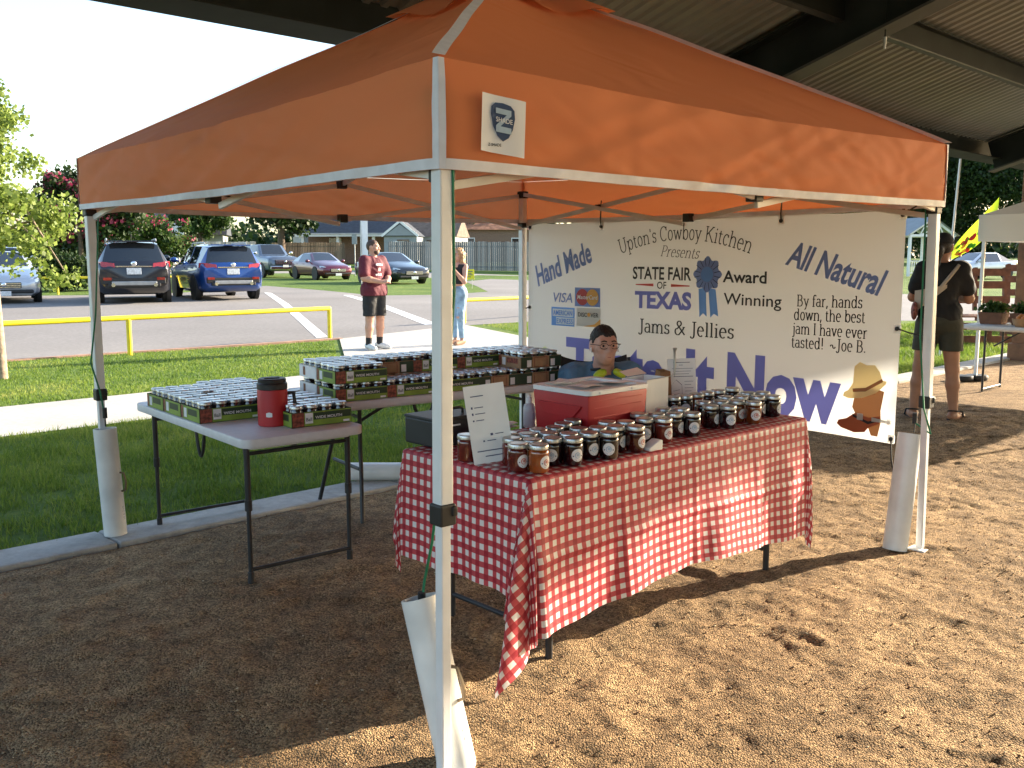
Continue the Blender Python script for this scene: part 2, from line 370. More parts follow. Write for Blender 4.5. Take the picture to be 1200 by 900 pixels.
F = np.stack([idx[:-1, :-1], idx[:-1, 1:], idx[1:, 1:], idx[1:, :-1]], -1).reshape(-1, 4)
setting(raw_mesh('gravel', np.stack([X, Y, Z], -1).reshape(-1, 3), F, M['gravel'], smooth=True))
def gravel_z(x, y):
    u = UX[0] * x + UX[1] * y; v = VX[0] * x + VX[1] * y - V0
    i = int(np.clip(round((u + 1.2) / 11.2 * (nu - 1)), 0, nu - 1)); j = int(np.clip(round((v + 5) / 4.97 * (nv - 1)), 0, nv - 1)); return float(Z[j, i])
# loose stones on it
n = 26000
iu = rng.integers(0, nu, n * 2); iv = rng.integers(0, nv, n * 2)
keep = rng.random(n * 2) < np.clip(1.15 - np.hypot(X[iv, iu], Y[iv, iu]) / 9, .15, 1); iu, iv = iu[keep][:n], iv[keep][:n]; n = len(iu)
c = np.stack([X[iv, iu] + rng.normal(0, .012, n), Y[iv, iu] + rng.normal(0, .012, n), Z[iv, iu] + .001], -1)
octa = np.array([(1, 0, 0), (-1, 0, 0), (0, 1, 0), (0, -1, 0), (0, 0, 1), (0, 0, -1)], float)
of = np.array([(0, 2, 4), (2, 1, 4), (1, 3, 4), (3, 0, 4), (2, 0, 5), (1, 2, 5), (3, 1, 5), (0, 3, 5)])
s = (.0022 + .0042 * rng.random(n) ** 2.5)[:, None, None]
ang = rng.random(n) * 6.28; rot = np.zeros((n, 3, 3)); rot[:, 0, 0] = np.cos(ang); rot[:, 0, 1] = -np.sin(ang); rot[:, 1, 0] = np.sin(ang); rot[:, 1, 1] = np.cos(ang); rot[:, 2, 2] = .7
vs = np.einsum('nij,nkj->nki', rot, octa[None] * (.7 + .6 * rng.random((n, 6, 1)))) * s + c[:, None]
fs = (of[None] + (np.arange(n) * 6)[:, None, None]).reshape(-1, 3)
M['pebble'] = mat_ramp('pebble', [(.1, .05, .03), (.26, .14, .075), (.40, .27, .15), (.55, .44, .30)], .85)
setting(raw_mesh('loose_stones', vs.reshape(-1, 3), fs, M['pebble']), 'stuff')
kb = MB()
for i in range(-8, 20): kb.box(W(i * 1.83 + .9, .13, .012), (1.82, .3, .05), rz=TH)
setting(kb.build('kerb', M['kerb'], bev=.012))
wk = []
for i in range(-8, 14): wk.append((i, 3.68, 5.4 + max(0, i - 4) * .05))
sheet('walkway', [W(u, a) for u, a, b in wk] + [W(u, b) for u, a, b in wk[::-1]], .012, M['concrete'])
sheet('walkway_pad', [W(7.0, 5.52), G(398, 398), G(545, 381.5), W(11.6, 5.62)], .016, M['concrete'])
near_e = [(-400, 452), (0, 424), (154, 413.5), (400, 397.5), (545, 381.5), (640, 376), (1250, 376)]
far_e = [(1250, 352), (700, 331), (575, 327), (545, 330), (560, 336), (572, 342), (520, 345.5), (440, 346.5), (385, 341), (312, 335), (215, 343), (110, 346), (0, 347), (-500, 352)]
AS = [G(*p) for p in near_e + far_e]
sheet('car_park', AS, .004, M['asphalt'])
sheet('street', [G(*p) for p in [(-300, 321), (200, 321), (390, 320), (520, 326), (560, 322.5), (640, 324), (520, 319.5), (390, 316.5), (200, 316), (-300, 316)]], .004, M['street'])
sheet('parking_stripe', [G(309.5, 343), G(318, 343.5), G(384, 395), G(371, 396.5)], .008, M['paint_white'])
sheet('parking_stripe', [G(402, 346), G(411, 346), G(513, 380), G(498, 381)], .008, M['paint_white'])
ke = MB(); pts = [G(*p) for p in near_e[:4]]
for a, b in zip(pts, pts[1:]): ke.bar(a + Vector((0, 0, .0)), b + Vector((0, 0, .0)), .12, .05)
setting(ke.build('car_park_edging', mat('edging', (.33, .2, .15), .9, noise=(5, .3))))

# grass blades
def blades(name, poly_fn, n, h, w, m, seed):
    r = np.random.default_rng(seed); x, y, z, k = poly_fn(r, n); n = len(x)
    a = r.random(n) * 6.28; hh = h * (.5 + r.random(n)) * k; lean = r.normal(0, .4, (n, 2)) * hh[:, None]
    bx, by = np.cos(a) * w, np.sin(a) * w
    Vt = np.empty((n, 3, 3)); Vt[:, 0] = np.stack([x - bx, y - by, z], -1); Vt[:, 1] = np.stack([x + bx, y + by, z], -1); Vt[:, 2] = np.stack([x + lean[:, 0], y + lean[:, 1], z + hh], -1)
    return setting(raw_mesh(name, Vt.reshape(-1, 3), np.arange(3 * n).reshape(n, 3), m), 'stuff')
M['grass'] = mat_ramp('grass_blade', [(.045, .095, .012), (.105, .18, .022), (.19, .26, .038), (.34, .34, .10)], .6, trans=.45, scale=.8)
def uv_region(u0, u1, v0, v1, clump=.55):
    def fn(r, n):
        u = r.uniform(u0, u1, n); v = v0 + (v1 - v0) * r.random(n); q = vnoise(u * 3, v * 3, 9) + .6 * vnoise(u * 9, v * 9, 8)
        keep = r.random(n) < np.clip(q, .25, 1); u, v, q = u[keep], v[keep], q[keep]
        x = UX[0] * u + VX[0] * (v + V0); y = UX[1] * u + VX[1] * (v + V0)
        return x, y, np.interp(y, [16, 26, 56], [0, .2, .28]), .7 + .4 * q
    return fn
blades('grass', uv_region(-1.5, 9, .25, 3.69), 130000, .042, .0035, M['grass'], 21)
blades('grass', uv_region(9, 20, .27, 3.66), 60000, .06, .006, M['grass'], 22)
def lawn2(r, n):
    u = r.uniform(-2, 22, n); v = 5.42 + 8.5 * r.random(n) ** 1.3; x = UX[0] * u + VX[0] * (v + V0); y = UX[1] * u + VX[1] * (v + V0)
    ne = np.array([(p.x, p.y) for p in AS[:7]]); yl = np.interp(x, ne[:, 0], ne[:, 1]); pad = (u > 6.85 + (v - 5.52) * .64) & (u < 11.7 + (v - 5.62) * .37)
    k = (y < yl - .12) & ~pad & (v > 5.45 + np.clip(u - 4, 0, 99) * .05); x, y = x[k], y[k]
    return x, y, np.interp(y, [16, 26, 56], [0, .2, .28]), np.ones(len(x))
blades('grass', lawn2, 170000, .028, .006, M['grass'], 23)

# ------------------------------------------------------------------ pavilion
M['steel'] = mat('dark_green_steel', (.014, .018, .017), .75, 0, noise=(3, .3), spec=.2)
M['steel_edge'] = mat('steel_flange', (.04, .041, .038), .6, 0, noise=(4, .25))
M['deck'] = mat('roof_deck', (.21, .215, .205), .5, 0, noise=(1.4, .14))
M['wood_col'] = mat('stained_timber', (.17, .075, .032), .6, noise=(7, .35), bump=(25, .4, .01))
M['galv'] = mat('galvanised', (.42, .43, .43), .4, .6, noise=(9, .15))
pav = thing('pavilion', 'open pavilion with dark steel beams and corrugated metal roof over the market', 'pavilion', W(9, 0, 0), TH)
def zr(v): return 3.17 + .32 * (.6 - v)
U0_, U1_, RG = -5.0, 18.6, -9.0               # local u is world u - 9
us = []
u = U0_
while u < U1_:
    us += [(u, 0), (u + .05, 0), (u + .07, .022), (u + .13, .022)]; u += .15
def deck(side):
    rb = MB(); k = len(us)
    vs_ = [.8, -1.6, -4, -6.5, RG] if side > 0 else [RG, -12, -15, -18.8]
    v = []
    for vq in vs_:
        zz = zr(vq) if side > 0 else zr(RG) - .32 * (RG - vq)
        v += [(a - 9, vq, zz + h) for a, h in us]
    rb.add(v, [(j * k + i, j * k + i + 1, (j + 1) * k + i + 1, (j + 1) * k + i) for j in range(len(vs_) - 1) for i in range(k - 1)])
    o = rb.build('roof', M['deck'], pav); o.data.shade_flat(); s_ = o.modifiers.new('thick', 'SOLIDIFY'); s_.thickness = .02; s_.offset = 1
    return o
deck(1); deck(-1)
eb = MB(); eb.box(((U0_ + U1_) / 2 - 9, .69, 3.045), (U1_ - U0_, .16, .28), 0); eb.box(((U0_ + U1_) / 2 - 9, .56, 2.906), (U1_ - U0_, .4, .014), 0)
eb.box(((U0_ + U1_) / 2 - 9, .80, 3.11), (U1_ - U0_, .05, .36), 0)
eb.build('eave_beam', M['steel'], pav, bev=.004)
for vq in (-.87, -2.3, -3.75, -5.2, -6.6, -8.0):
    p = MB(); z = zr(vq) - .012
    p.box(((U0_ + U1_) / 2 - 9, vq, z - .11), (U1_ - U0_, .02, .2), 0); p.box(((U0_ + U1_) / 2 - 9, vq + .03, z - .215), (U1_ - U0_, .075, .012), 1); p.box(((U0_ + U1_) / 2 - 9, vq - .03, z - .004 - .02), (U1_ - U0_, .075, .012), 0)
    p.build('purlin', [M['steel'], M['steel_edge']], pav)
for uq in (7.6, 14.9, .3):
    p = MB(); a = (uq - 9, .5, zr(.5) - .26); b = (uq - 9, RG + .02, zr(RG) - .26)
    p.bar(a, b, .03, .42); p.bar((a[0], a[1], a[2] - .215), (b[0], b[1], b[2] - .215), .24, .022, 1); p.bar((a[0], a[1], a[2] + .2), (b[0], b[1], b[2] + .2), .24, .02, 0)
    p.build('rafter', [M['steel'], M['steel_edge']], pav)
    q = MB(); q.box((uq - 9, -.22, 1.45), (.42, .42, 2.9)); q.box((uq - 9, -.22, .12), (.5, .5, .26)); q.build('column', M['wood_col'], pav, bev=.015)
    q = MB(); q.box((uq - 9, -18.5, 1.5), (.42, .42, 3)); q.build('column', M['wood_col'], pav)
cd = MB(); cd.pipe([(3.5 - 9, .15, 3.24), (5.1 - 9, .15, 3.25), (5.75 - 9, .15, 3.265), (6.4 - 9, .15, 3.25), (7.1 - 9, .15, 3.21), (7.4 - 9, .15, 3.12), (7.5 - 9, .15, 2.9)], .014); cd.build('conduit', M['galv'], pav, smooth=40)
eb_ = MB(); eb_.box((5.75, -.50, 2.36), (.3, .12, .42), 0); eb_.box((5.75, -.57, 2.36), (.24, .03, .34), 0); eb_.pipe([(5.66, -.48, 2.57), (5.64, -.47, 3.0)], .02); eb_.build('electrical_box', M['galv'], pav, bev=.008)
cable = thing('hanging_cable', 'thin cable with a small plug dangling from the dark roof beam', 'cable', W(7.55, -1.25, 0), TH)
c_ = MB(); c_.pipe([(.02, 0, 3.9), (.01, 0, 3.6), (0, 0, 3.3), (.0, .0, 3.22)], .006, 6); c_.build('wire', M['steel'], cable)
c_ = MB(); c_.tube((0, 0, 3.22), (0, 0, 3.13), .014, .01); c_.build('plug', M['galv'], cable, smooth=40)

# ------------------------------------------------------------------ yellow pipe rails
M['yellow'] = mat('yellow_paint', (.78, .6, .02), .4, noise=(6, .12), coat=.2)
def rail(posts, z, label, ext=None, r=.04):
    t = thing('pipe_rail', label, 'rail', posts[0], 0, 'yellow pipe rails round the car park'); o = Vector(posts[0])
    pts = [Vector(p) + Vector((0, 0, z)) - o for p in (ext or posts)]
    b = MB()
    for a, c in zip(pts, pts[1:]): b.tube(a, c, r, n=12)
    b.ball(pts[0], r * 1.02); b.ball(pts[-1], r * 1.02); b.build('crossbar', M['yellow'], t, smooth=50)
    for p in posts:
        b = MB(); q = Vector(p) - o; b.tube(q - Vector((0, 0, .05)), q + Vector((0, 0, z - .01)), r * .95, n=12); b.build('post', M['yellow'], t, smooth=50)
rail([(-3.28, 16.98, 0), (-5.83, 14.36, 0), (-8.4, 11.75, 0)], .57, 'yellow pipe rail between the lawn and the car park, left of the man in maroon', ext=[(-3.28, 16.98, 0), (-5.83, 14.36, 0), (-10.5, 9.6, 0)])
rail([(-1.02, 20.2, 0), (2.3, 23.4, 0), (5.8, 26.7, .1)], .57, 'yellow pipe rail starting behind the woman in jeans and running behind the banner')
b_ = [G(-90, 345), G(68, 345), G(152, 344), G(232, 342)]
rail(b_, .56, 'yellow pipe rail at the far side of the car park, behind the parked cars')

# ------------------------------------------------------------------ canopy tent
def cloth_mat(name, c, trans, wr, rough=.55, noise=(1.2, .08)):
    m, t, b = _nt(name); N, L = t.nodes.new, t.links.new
    b.inputs['Base Color'].default_value = (*c, 1); b.inputs['Roughness'].default_value = rough; b.inputs['Specular IOR Level'].default_value = .2
    g = N('ShaderNodeNewGeometry'); w = N('ShaderNodeTexNoise'); w.inputs['Scale'].default_value = 2.2; w.inputs['Detail'].default_value = 4; L(g.outputs['Position'], w.inputs['Vector'])
    n = N('ShaderNodeTexNoise'); n.noise_type = 'RIDGED_MULTIFRACTAL'; n.inputs['Scale'].default_value = 2.6; n.inputs['Detail'].default_value = 4; n.inputs['Roughness'].default_value = .45; n.inputs['Distortion'].default_value = 1.6; n.inputs['Distortion'].default_value = .9; L(g.outputs['Position'], n.inputs['Vector'])
    mu = N('ShaderNodeMath'); mu.operation = 'MULTIPLY'; L(n.outputs[0], mu.inputs[0]); L(w.outputs[0], mu.inputs[1])
    bp = N('ShaderNodeBump'); bp.inputs['Strength'].default_value = wr; bp.inputs['Distance'].default_value = .05; L(mu.outputs[0], bp.inputs['Height']); L(bp.outputs[0], b.inputs['Normal'])
    if trans:
        tr = N('ShaderNodeBsdfTranslucent'); tr.inputs[0].default_value = (*c, 1); ms = N('ShaderNodeMixShader'); ms.inputs[0].default_value = trans
        L(b.outputs[0], ms.inputs[1]); L(tr.outputs[0], ms.inputs[2]); L(ms.outputs[0], t.nodes['Material Output'].inputs[0])
    return m
M['orange'] = cloth_mat('orange_fabric', (.80, .275, .115), .33, .9, .75)
M['trim'] = mat('white_trim', (.7, .7, .74), .6, noise=(20, .08))
M['alu'] = mat('white_powder_coat', (.7, .71, .72), .4, .1, noise=(9, .07), bump=(60, .1, .002))
M['bar'] = mat('truss_bar', (.62, .6, .57), .45, .1, noise=(9, .1))
M['black'] = mat('black_plastic', (.012, .012, .013), .5, noise=(20, .2))
M['decal'] = mat('decal_white', (.74, .75, .77), .5, noise=(9, .05))
M['navy'] = mat('decal_navy', (.012, .045, .13), .4, noise=(9, .2))
M['steelblue'] = mat('decal_pale_blue', (.36, .48, .6), .4, noise=(9, .2))
CN = dict(n=Vector((-.1977, 2.6339, 0)), r=Vector((2.09, 4.65, 0)), l=Vector((-2.21, 4.92, 0)), b=Vector((.08, 6.94, 0)))
CC = sum(CN.values(), Vector()) / 4
tent = thing('canopy_tent', 'pop-up canopy tent with orange fabric top and white trim over the jam stall', 'canopy tent', CC)
def L_(p, z=None): q = Vector(p) - CC; return Vector((q.x, q.y, p[2] if z is None else z))
ZB, ZT, ZP = 1.73, 2.025, 2.83
order = ['n', 'r', 'b', 'l']
top = MB(); val = MB(); trim = MB(); rid = MB(); inner = MB()
def wrk(a, b_, s): return float(vnoise(np.array([a]), np.array([b_]), s)[0]) - .5
for i in range(4):
    A, B_ = CN[order[i]], CN[order[(i + 1) % 4]]; d = (B_ - A).normalized(); nrm = Vector((d.y, -d.x, 0))
    zt = [ZT if k != 'l' else 1.99 for k in (order[i], order[(i + 1) % 4])]
    def roof_pt(s, t, A=A, B_=B_, zt=zt, nrm=nrm):
        e = A.lerp(B_, s); z0 = zt[0] * (1 - s) + zt[1] * s; p = e.lerp(CC, t); q = L_(p)
        sag = -.05 * math.sin(math.pi * t) * (1 - abs(2 * s - 1) ** 2) 
        z = z0 + (ZP - z0) * (t ** .97) + sag - .025 * math.sin(math.pi * s) * (1 - t) + .03 * wrk(s * 7 + 9 * i, t * 6, 31) * t * (1 - t) * 2
        return (q.x, q.y, z)
    top.grid(lambda s, t: roof_pt(s, t), 28, 18)
    def val_pt(s, t, off=0, A=A, B_=B_, zt=zt, nrm=nrm, i=i):
        p = A.lerp(B_, s); z0 = zt[0] * (1 - s) + zt[1] * s - .025 * math.sin(math.pi * s)
        env = math.sin(math.pi * min(1, max(0, s))) ** .4
        o = env * (.02 + .022 * math.sin(t * 2.6) + .016 * wrk(s * 6 + 13 * i, t * 1.2, 33) + .008 * wrk(s * 20 + t * 4, t * 5 - s * 9 + 5 * i, 34) + .006 * wrk(s * 50 - t * 9, t * 9 + s * 24, 35) + .03 * (.2 - abs(wrk(s * 15 + t * 3.5 + 7 * i, t * 1.8 + s * 4, 36))) + .016 * (.2 - abs(wrk(s * 34 - t * 5 + 3 * i, t * 4 - s * 9, 37)))) + off
        z1 = ZB - .012 * math.sin(math.pi * s)
        q = L_(p + nrm * o); return (q.x, q.y, z0 + (z1 - z0) * t)
    val.grid(lambda s, t: val_pt(s, t), 90, 20)
    trim.grid(lambda s, t: val_pt(s, .9 + .1 * t, .006), 90, 2)
    trim.grid(lambda s, t: val_pt(s, .9 + .1 * t, -.006), 90, 2)
    for s0 in (0, 1):
        trim.grid(lambda s, t, s0=s0: val_pt(s0 + (1 if s0 == 0 else -1) * (-.0022 + .0067 * s), t, .005), 1, 10)
    k = [roof_pt(0, t / 20) for t in range(21)]
    rid.grid(lambda s, t: tuple(Vector(roof_pt(0, t)) + Vector((d.x, d.y, 0)) * (s - .5) * .045 + Vector((0, 0, .008))), 2, 24)
    # vent cap over the peak
    inner.grid(lambda s, t, rp=roof_pt: tuple(Vector(rp(s, .74 + .26 * t)) + Vector((0, 0, .035 + .02 * math.sin(s * 9.4) * (1 - t)))), 10, 6)
top.build('canopy_top', M['orange'], tent, smooth=80, fix=False)
val.build('valance', M['orange'], tent, smooth=80, fix=False)
trim.build('edge_trim', M['trim'], tent, smooth=80, fix=False)
rid.build('ridge_trim', M['trim'], tent, smooth=80, fix=False)
inner.build('vent_cap', M['orange'], tent, smooth=80, fix=False)
lg = {}
for k in order:
    ins = (CC - CN[k]).normalized() * .045; p = L_(CN[k] + ins); rz = R(41.4)
    b = MB(); f_ = p + (Vector((.0, -.15, 0)) if k == 'n' else Vector((.035, .01, 0)) if k == 'r' else Vector()); at_h = lambda z: (f_.x + (p.x - f_.x) * z / 1.9, f_.y + (p.y - f_.y) * z / 1.9, z); up_ = (math.cos(rz), math.sin(rz), 0)
    b.bar(at_h(.78), at_h(1.94), .044, .044, up=up_); leg = b.build('leg', M['alu'], tent, bev=.005)
    b = MB(); b.bar(at_h(0), at_h(.8), .033, .033, up=up_); b.build('inner_leg', M['alu'], leg, bev=.004)
    b = MB(); c_ = at_h(.775); b.box(c_, (.057, .057, .062), rz=rz); b.box((c_[0] + .03, c_[1] - .005, .785), (.02, .022, .03), rz=rz); b.build('height_clip', M['black'], leg, bev=.006)
    b = MB(); b.box((f_.x, f_.y, .018), (.11, .09, .012), rz=rz); b.build('foot_plate', M['alu'], leg, bev=.003)
    b = MB(); b.box((p.x, p.y, 1.93), (.058, .058, .05), rz=rz); b.box((p.x, p.y, 1.715), (.056, .056, .035), rz=rz); b.build('corner_bracket', M['black'], leg, bev=.005, split=True)
    lg[k] = p
for i in range(4):
    A, B_ = lg[order[i]], lg[order[(i + 1) % 4]]; A = Vector((A.x, A.y, 0)); B_ = Vector((B_.x, B_.y, 0))
    b = MB(); j = MB(); d = (B_ - A).normalized(); side = Vector((d.y, -d.x, 0)) * .014
    at_ = lambda s, z: A.lerp(B_, s) + Vector((0, 0, z))
    for s0 in (0, .5):
        b.bar(at_(s0 + .01, 1.92) + side, at_(s0 + .49, 1.72) + side, .016, .026); b.bar(at_(s0 + .01, 1.69) - side, at_(s0 + .49, 1.93) - side, .016, .026)
        j.box(at_(s0 + .25, 1.815), (.035, .035, .035), rz=R(41.4))
    j.box(at_(.5, 1.725), (.05, .05, .05), rz=R(41.4)); j.box(at_(.5, 1.93), (.05, .05, .05), rz=R(41.4))
    b.build('truss_bar', M['bar'], tent, bev=.002, split=True); j.build('truss_joint', M['black'], tent, bev=.004, split=True)
    b = MB(); b.bar(at_(.5, 1.93), Vector((0, 0, 2.3)), .016, .026); b.build('truss_bar', M['bar'], tent)
b = MB(); b.tube((0, 0, 2.0), (0, 0, ZP - .01), .018); b.build('centre_pole', M['bar'], tent, smooth=40)
# maker's label on the valance facing us
A, B_ = CN['n'], CN['r']; d = (B_ - A).normalized(); nrm = Vector((d.y, -d.x, 0))
def lab(a, z, off):
    s = a / 3.05; p = A + d * a; base = .02 + .028 * math.sin(.55 * 2.6)
    q = L_(p + nrm * (math.sin(math.pi * max(0, min(1, s))) ** .4 * base + .016 + off + .004 * math.sin(a * 30))); return (q.x, q.y, z)
b = MB(); b.grid(lambda s, t: lab(.118 + .15 * s + .006 * t, 1.786 + .158 * t - .014 * s, 0), 8, 8)
lbl = b.build('maker_label', M['decal'], tent, smooth=60, fix=False)
b = MB()
sh = [(.5, .0)] + [(.5 + .5 * math.sin(x) * (.62 + .38 * min(1, y)), y) for x, y in []]
out = [(.5, 0), (.72, .12), (.88, .35), (.97, .65), (.95, .86), (.8, .97), (.5, 1), (.2, .97), (.05, .86), (.03, .65), (.12, .35), (.28, .12)]
def LP(x, y, o): return lab(.15 + .085 * x, 1.819 + .105 * y - .010 * x, o)
b.add([LP(x, y, .003) for x, y in out], [tuple(range(12))], 0)
for poly in ([(.2, .84), (.8, .84), (.8, .7), (.2, .7)], [(.62, .7), (.8, .7), (.38, .38), (.2, .38)], [(.2, .38), (.8, .38), (.8, .22), (.2, .22)]):
    b.add([LP(x, y, .006) for x, y in poly], [(0, 1, 2, 3)], 1)
put_text(b, 'SHADE', lambda a, c: LP(.18 + .64 * a, .48 + .13 * c, .009), 2, .01)
put_text(b, 'Z-SHADE', lambda a, c: lab(.142 + .045 * a, 1.800 + .008 * c, .003), 3, .02)
b.build('label_print', [M['navy'], M['steelblue'], M['decal'], M['black']], lbl, fix=False)

# bungee cords, ballast pipes
M['green_cord'] = mat('green_cord', (.01, .16, .07), .6, noise=(40, .2))
M['pvc'] = mat('white_pvc', (.70, .70, .68), .35, noise=(6, .14), bump=(14, .08, .003), coat=.1)
M['pvc_print'] = mat('pvc_print', (.3, .34, .4), .6)
M['bronze'] = mat('handle_bronze', (.22, .17, .12), .35, .8)
def cord(pts, label, r=.0045):
    t = thing('cord', label, 'cord', pts[0], 0, 'green cords tying ballast to the canopy legs'); o = Vector(pts[0])
    P_ = [Vector(p) - o for p in pts]; fine = []
    for a, c in zip(P_, P_[1:]): fine += [a.lerp(c, k / 5) for k in range(5)]
    fine.append(P_[-1]); b = MB(); b.pipe(fine, r, 6); b.build('strand', M['green_cord'], t, smooth=60)
    b = MB(); b.tube(P_[-1] + Vector((0, 0, .05)), P_[-1] - Vector((0, 0, .005)), .012, .012); b.pipe([P_[-1], P_[-1] - Vector((0, 0, .05))], .004, 6); b.build('hook', M['black'], t, smooth=40)
def ballast(base, topp, label, handle=None, r=.058):
    t = thing('ballast_pipe', label, 'ballast pipe', base, 0, 'white pipe weights for the canopy legs'); o = Vector(base); ax = Vector(topp) - o; L0 = ax.length
    T = ax.to_track_quat('Z', 'Y').to_matrix().to_4x4()
    b = MB(); b.lathe([(r * .6, 0), (r, .004), (r, L0), (r - .006, L0), (r - .006, L0 - .16), (.0, L0 - .16)], 24, T=T); b.build('pipe', M['pvc'], t, smooth=40)
    if handle is not None:
        h = T @ Vector((0, 0, L0 * .5)); d_ = Vector(handle).normalized(); axn = ax.normalized(); d_ = (d_ - axn * d_.dot(axn)).normalized()
        pts = [h + axn * a + d_ * (r + o_) for a, o_ in ((-.05, 0), (-.045, .02), (0, .028), (.045, .02), (.05, 0))]
        b = MB(); b.pipe(pts, .006, 6); b.build('handle', M['bronze'], t, smooth=50)
        b = MB(); sd_ = axn.cross(d_)
        fn = lambda a, c: h - axn * (.13 + a * .07) + d_ * (r + .0012 - .0015 * c * c) + sd_ * (.006 - .018 * c)
        put_text(b, 'PVC 4 IN', fn); b.build('pipe_print', M['pvc_print'], t, fix=False)
ballast((-.155, 2.595, -.01), (-.274, 2.70, .49), 'open white pipe weight tied to the nearest canopy leg', (1, -.6, 0), .057)
ballast((-2.10, 4.86, .028), (-2.135, 4.88, .60), 'white pipe weight standing on the kerb beside the left canopy leg', (1, -.1, 0))
ballast((1.95, 4.66, .01), (2.03, 4.74, .60), 'white pipe weight leaning by the right canopy leg, below the corner of the banner', None, .06)
ballast((-1.06, 6.05, .10), (-.35, 6.1, .09), 'white pipe weight lying on the kerb behind the tables')
N_ = CN['n'] + (CC - CN['n']).normalized() * .045
cord([(N_.x + .03, N_.y - .01, 1.9), (N_.x + .034, N_.y - .03, 1.4), (N_.x + .0, N_.y - .035, .95), (N_.x - .04, N_.y + .01, .66), (-.262, 2.72, .53), (-.27, 2.715, .45)], 'green cord wound down the nearest canopy leg to its ballast pipe')
cord([(-2.1, 4.87, 1.7), (-2.13, 4.84, 1.2), (-2.17, 4.84, .95), (-2.14, 4.86, .8), (-2.13, 4.88, .66)], 'green cord hanging down the left canopy leg beside the tables')
cord([(2.01, 4.66, 1.72), (2.0, 4.62, 1.1), (2.03, 4.6, .75), (2.08, 4.62, .62), (2.04, 4.72, .66)], 'green cord hanging down the right canopy leg next to the banner')

# ------------------------------------------------------------------ banner
M['banner'] = cloth_mat('banner_vinyl', (.56, .578, .59), .36, .22, .45)
def ink(n, c): 
    m = mat(n, c, .5, noise=(6, .06), trans=.38); return m
M['ink_blue'] = ink('ink_blue', (.17, .18, .52)); M['ink_black'] = ink('ink_black', (.02, .02, .022)); M['ink_slate'] = ink('ink_slate', (.15, .21, .44)); M['ink_mid'] = ink('ink_mid_blue', (.14, .30, .66))
M['ink_red'] = ink('ink_red', (.5, .05, .04)); M['ink_orange'] = ink('ink_orange', (.75, .36, .06)); M['ink_white'] = ink('ink_white', (.78, .77, .74)); M['ink_tan'] = ink('ink_tan', (.75, .58, .26)); M['ink_brown'] = ink('ink_brown', (.33, .145, .055)); M['ink_rust'] = ink('ink_rust', (.36, .10, .04)); M['ink_grey'] = ink('ink_grey', (.5, .48, .44)); M['ink_green'] = ink('ink_green', (.60, .66, .36))
BO = CN['b']; BD = (CN['r'] - CN['b']).normalized(); BNm = Vector((BD.y, -BD.x, 0))
if BNm.dot(-BO) < 0: BNm = -BNm
ban = thing('banner', 'white vinyl jam stall banner tied between the back and right canopy legs', 'banner', BO)
def BN(a, z, off=0):
    top_ = 1.73 - .012 * math.sin(math.pi * (a - .07) / .7) ** 2 if z > 1.7 else z
    o = .011 * math.sin(a * 4.1 + 1) * (.4 + (1.72 - z)) + .002 * math.sin(a * 9 + z * 4)
    p = BD * a + BNm * (off + o); return (p.x, p.y, top_)
b = MB(); b.grid(lambda s, t: BN(.07 + 2.795 * s, .535 + 1.19 * t), 84, 30); b.build('sheet', M['banner'], ban, smooth=80, fix=False)
def tx(mb, s, a0, z0, a1, z1, h, mi, bold=0, shear=0, serif=None, arch=0, off=.0065, hs=1):
    dx, dz = a1 - a0, z1 - z0; l = math.hypot(dx, dz)
    def fn(x, y):
        zc = arch * (1 - (2 * x - 1) ** 2); sl = arch * 4 * (1 - 2 * x) / l
        return BN(a0 + dx * x + (shear + (-dz / l if not hs else 0) - sl) * h * y, z0 + dz * x + zc + h * y, off)
    if WORDS and mb is not None: mb = MB()
    put_text(mb, s, fn, mi, bold, polys=serif)
    if WORDS: mb.build('lettering', [M[k] for k in K], ban, fix=False)
WORDS = True
b = MB(); K = ['ink_slate', 'ink_black', 'ink_blue']
tx(b, 'Hand Made', .182, 1.285, .70, 1.463, .145, 0, .028, -.26)
tx(b, 'All Natural', 2.184, 1.455, 2.735, 1.296, .128, 0, .028, .45)
tx(b, 'Award', 1.776, 1.345, 2.069, 1.342, .07, 1, .02); tx(b, 'Winning', 1.787, 1.215, 2.169, 1.211, .07, 1, .008)
tx(b, 'Taste', .465, .655, 1.345, .640, .285, 2, .045); tx(b, 'It', 1.52, .635, 1.745, .630, .30, 2, .045); tx(b, 'Now', 1.829, .622, 2.551, .603, .315, 2, .045)
K = ['ink_black']
tx(b, '', 0, 0, 1, 0, 1, 0, serif=serif_polys("Upton's Cowboy Kitchen", 0, .075)) if 0 else None
tx(b, "Upton", .955, 1.512, 1.953, 1.512, .085, 0, serif=serif_polys("Upton's Cowboy Kitchen", 0, .075), arch=.085)
tx(b, 'Presents', 1.292, 1.497, 1.605, 1.480, .065, 0, serif=serif_polys('Presents', .35, .07, .03))
tx(b, 'Jams', 1.115, 1.012, 1.868, 1.016, .083, 0, serif=serif_polys('Jams & Jellies'))
for s, a0, z0, a1, z1 in (('By far, hands', 2.266, 1.222, 2.652, 1.226), ('down, the best', 2.250, 1.146, 2.672, 1.150), ('jam I have ever', 2.241, 1.069, 2.687, 1.068), ('tasted!  ~Joe B.', 2.240, .992, 2.681, .994)):
    tx(b, s, a0, z0, a1, z1, .061, 0, serif=serif_polys(s))
b = MB(); K = ['ink_black', 'ink_blue', 'ink_red']
tx(b, 'STATE FAIR', 1.062, 1.352, 1.544, 1.350, .080, 0, .022); tx(b, 'OF', 1.268, 1.293, 1.345, 1.293, .046, 0, .012); tx(b, 'TEXAS', 1.082, 1.170, 1.550, 1.174, .104, 1, .045)
WORDS = False
b = MB()
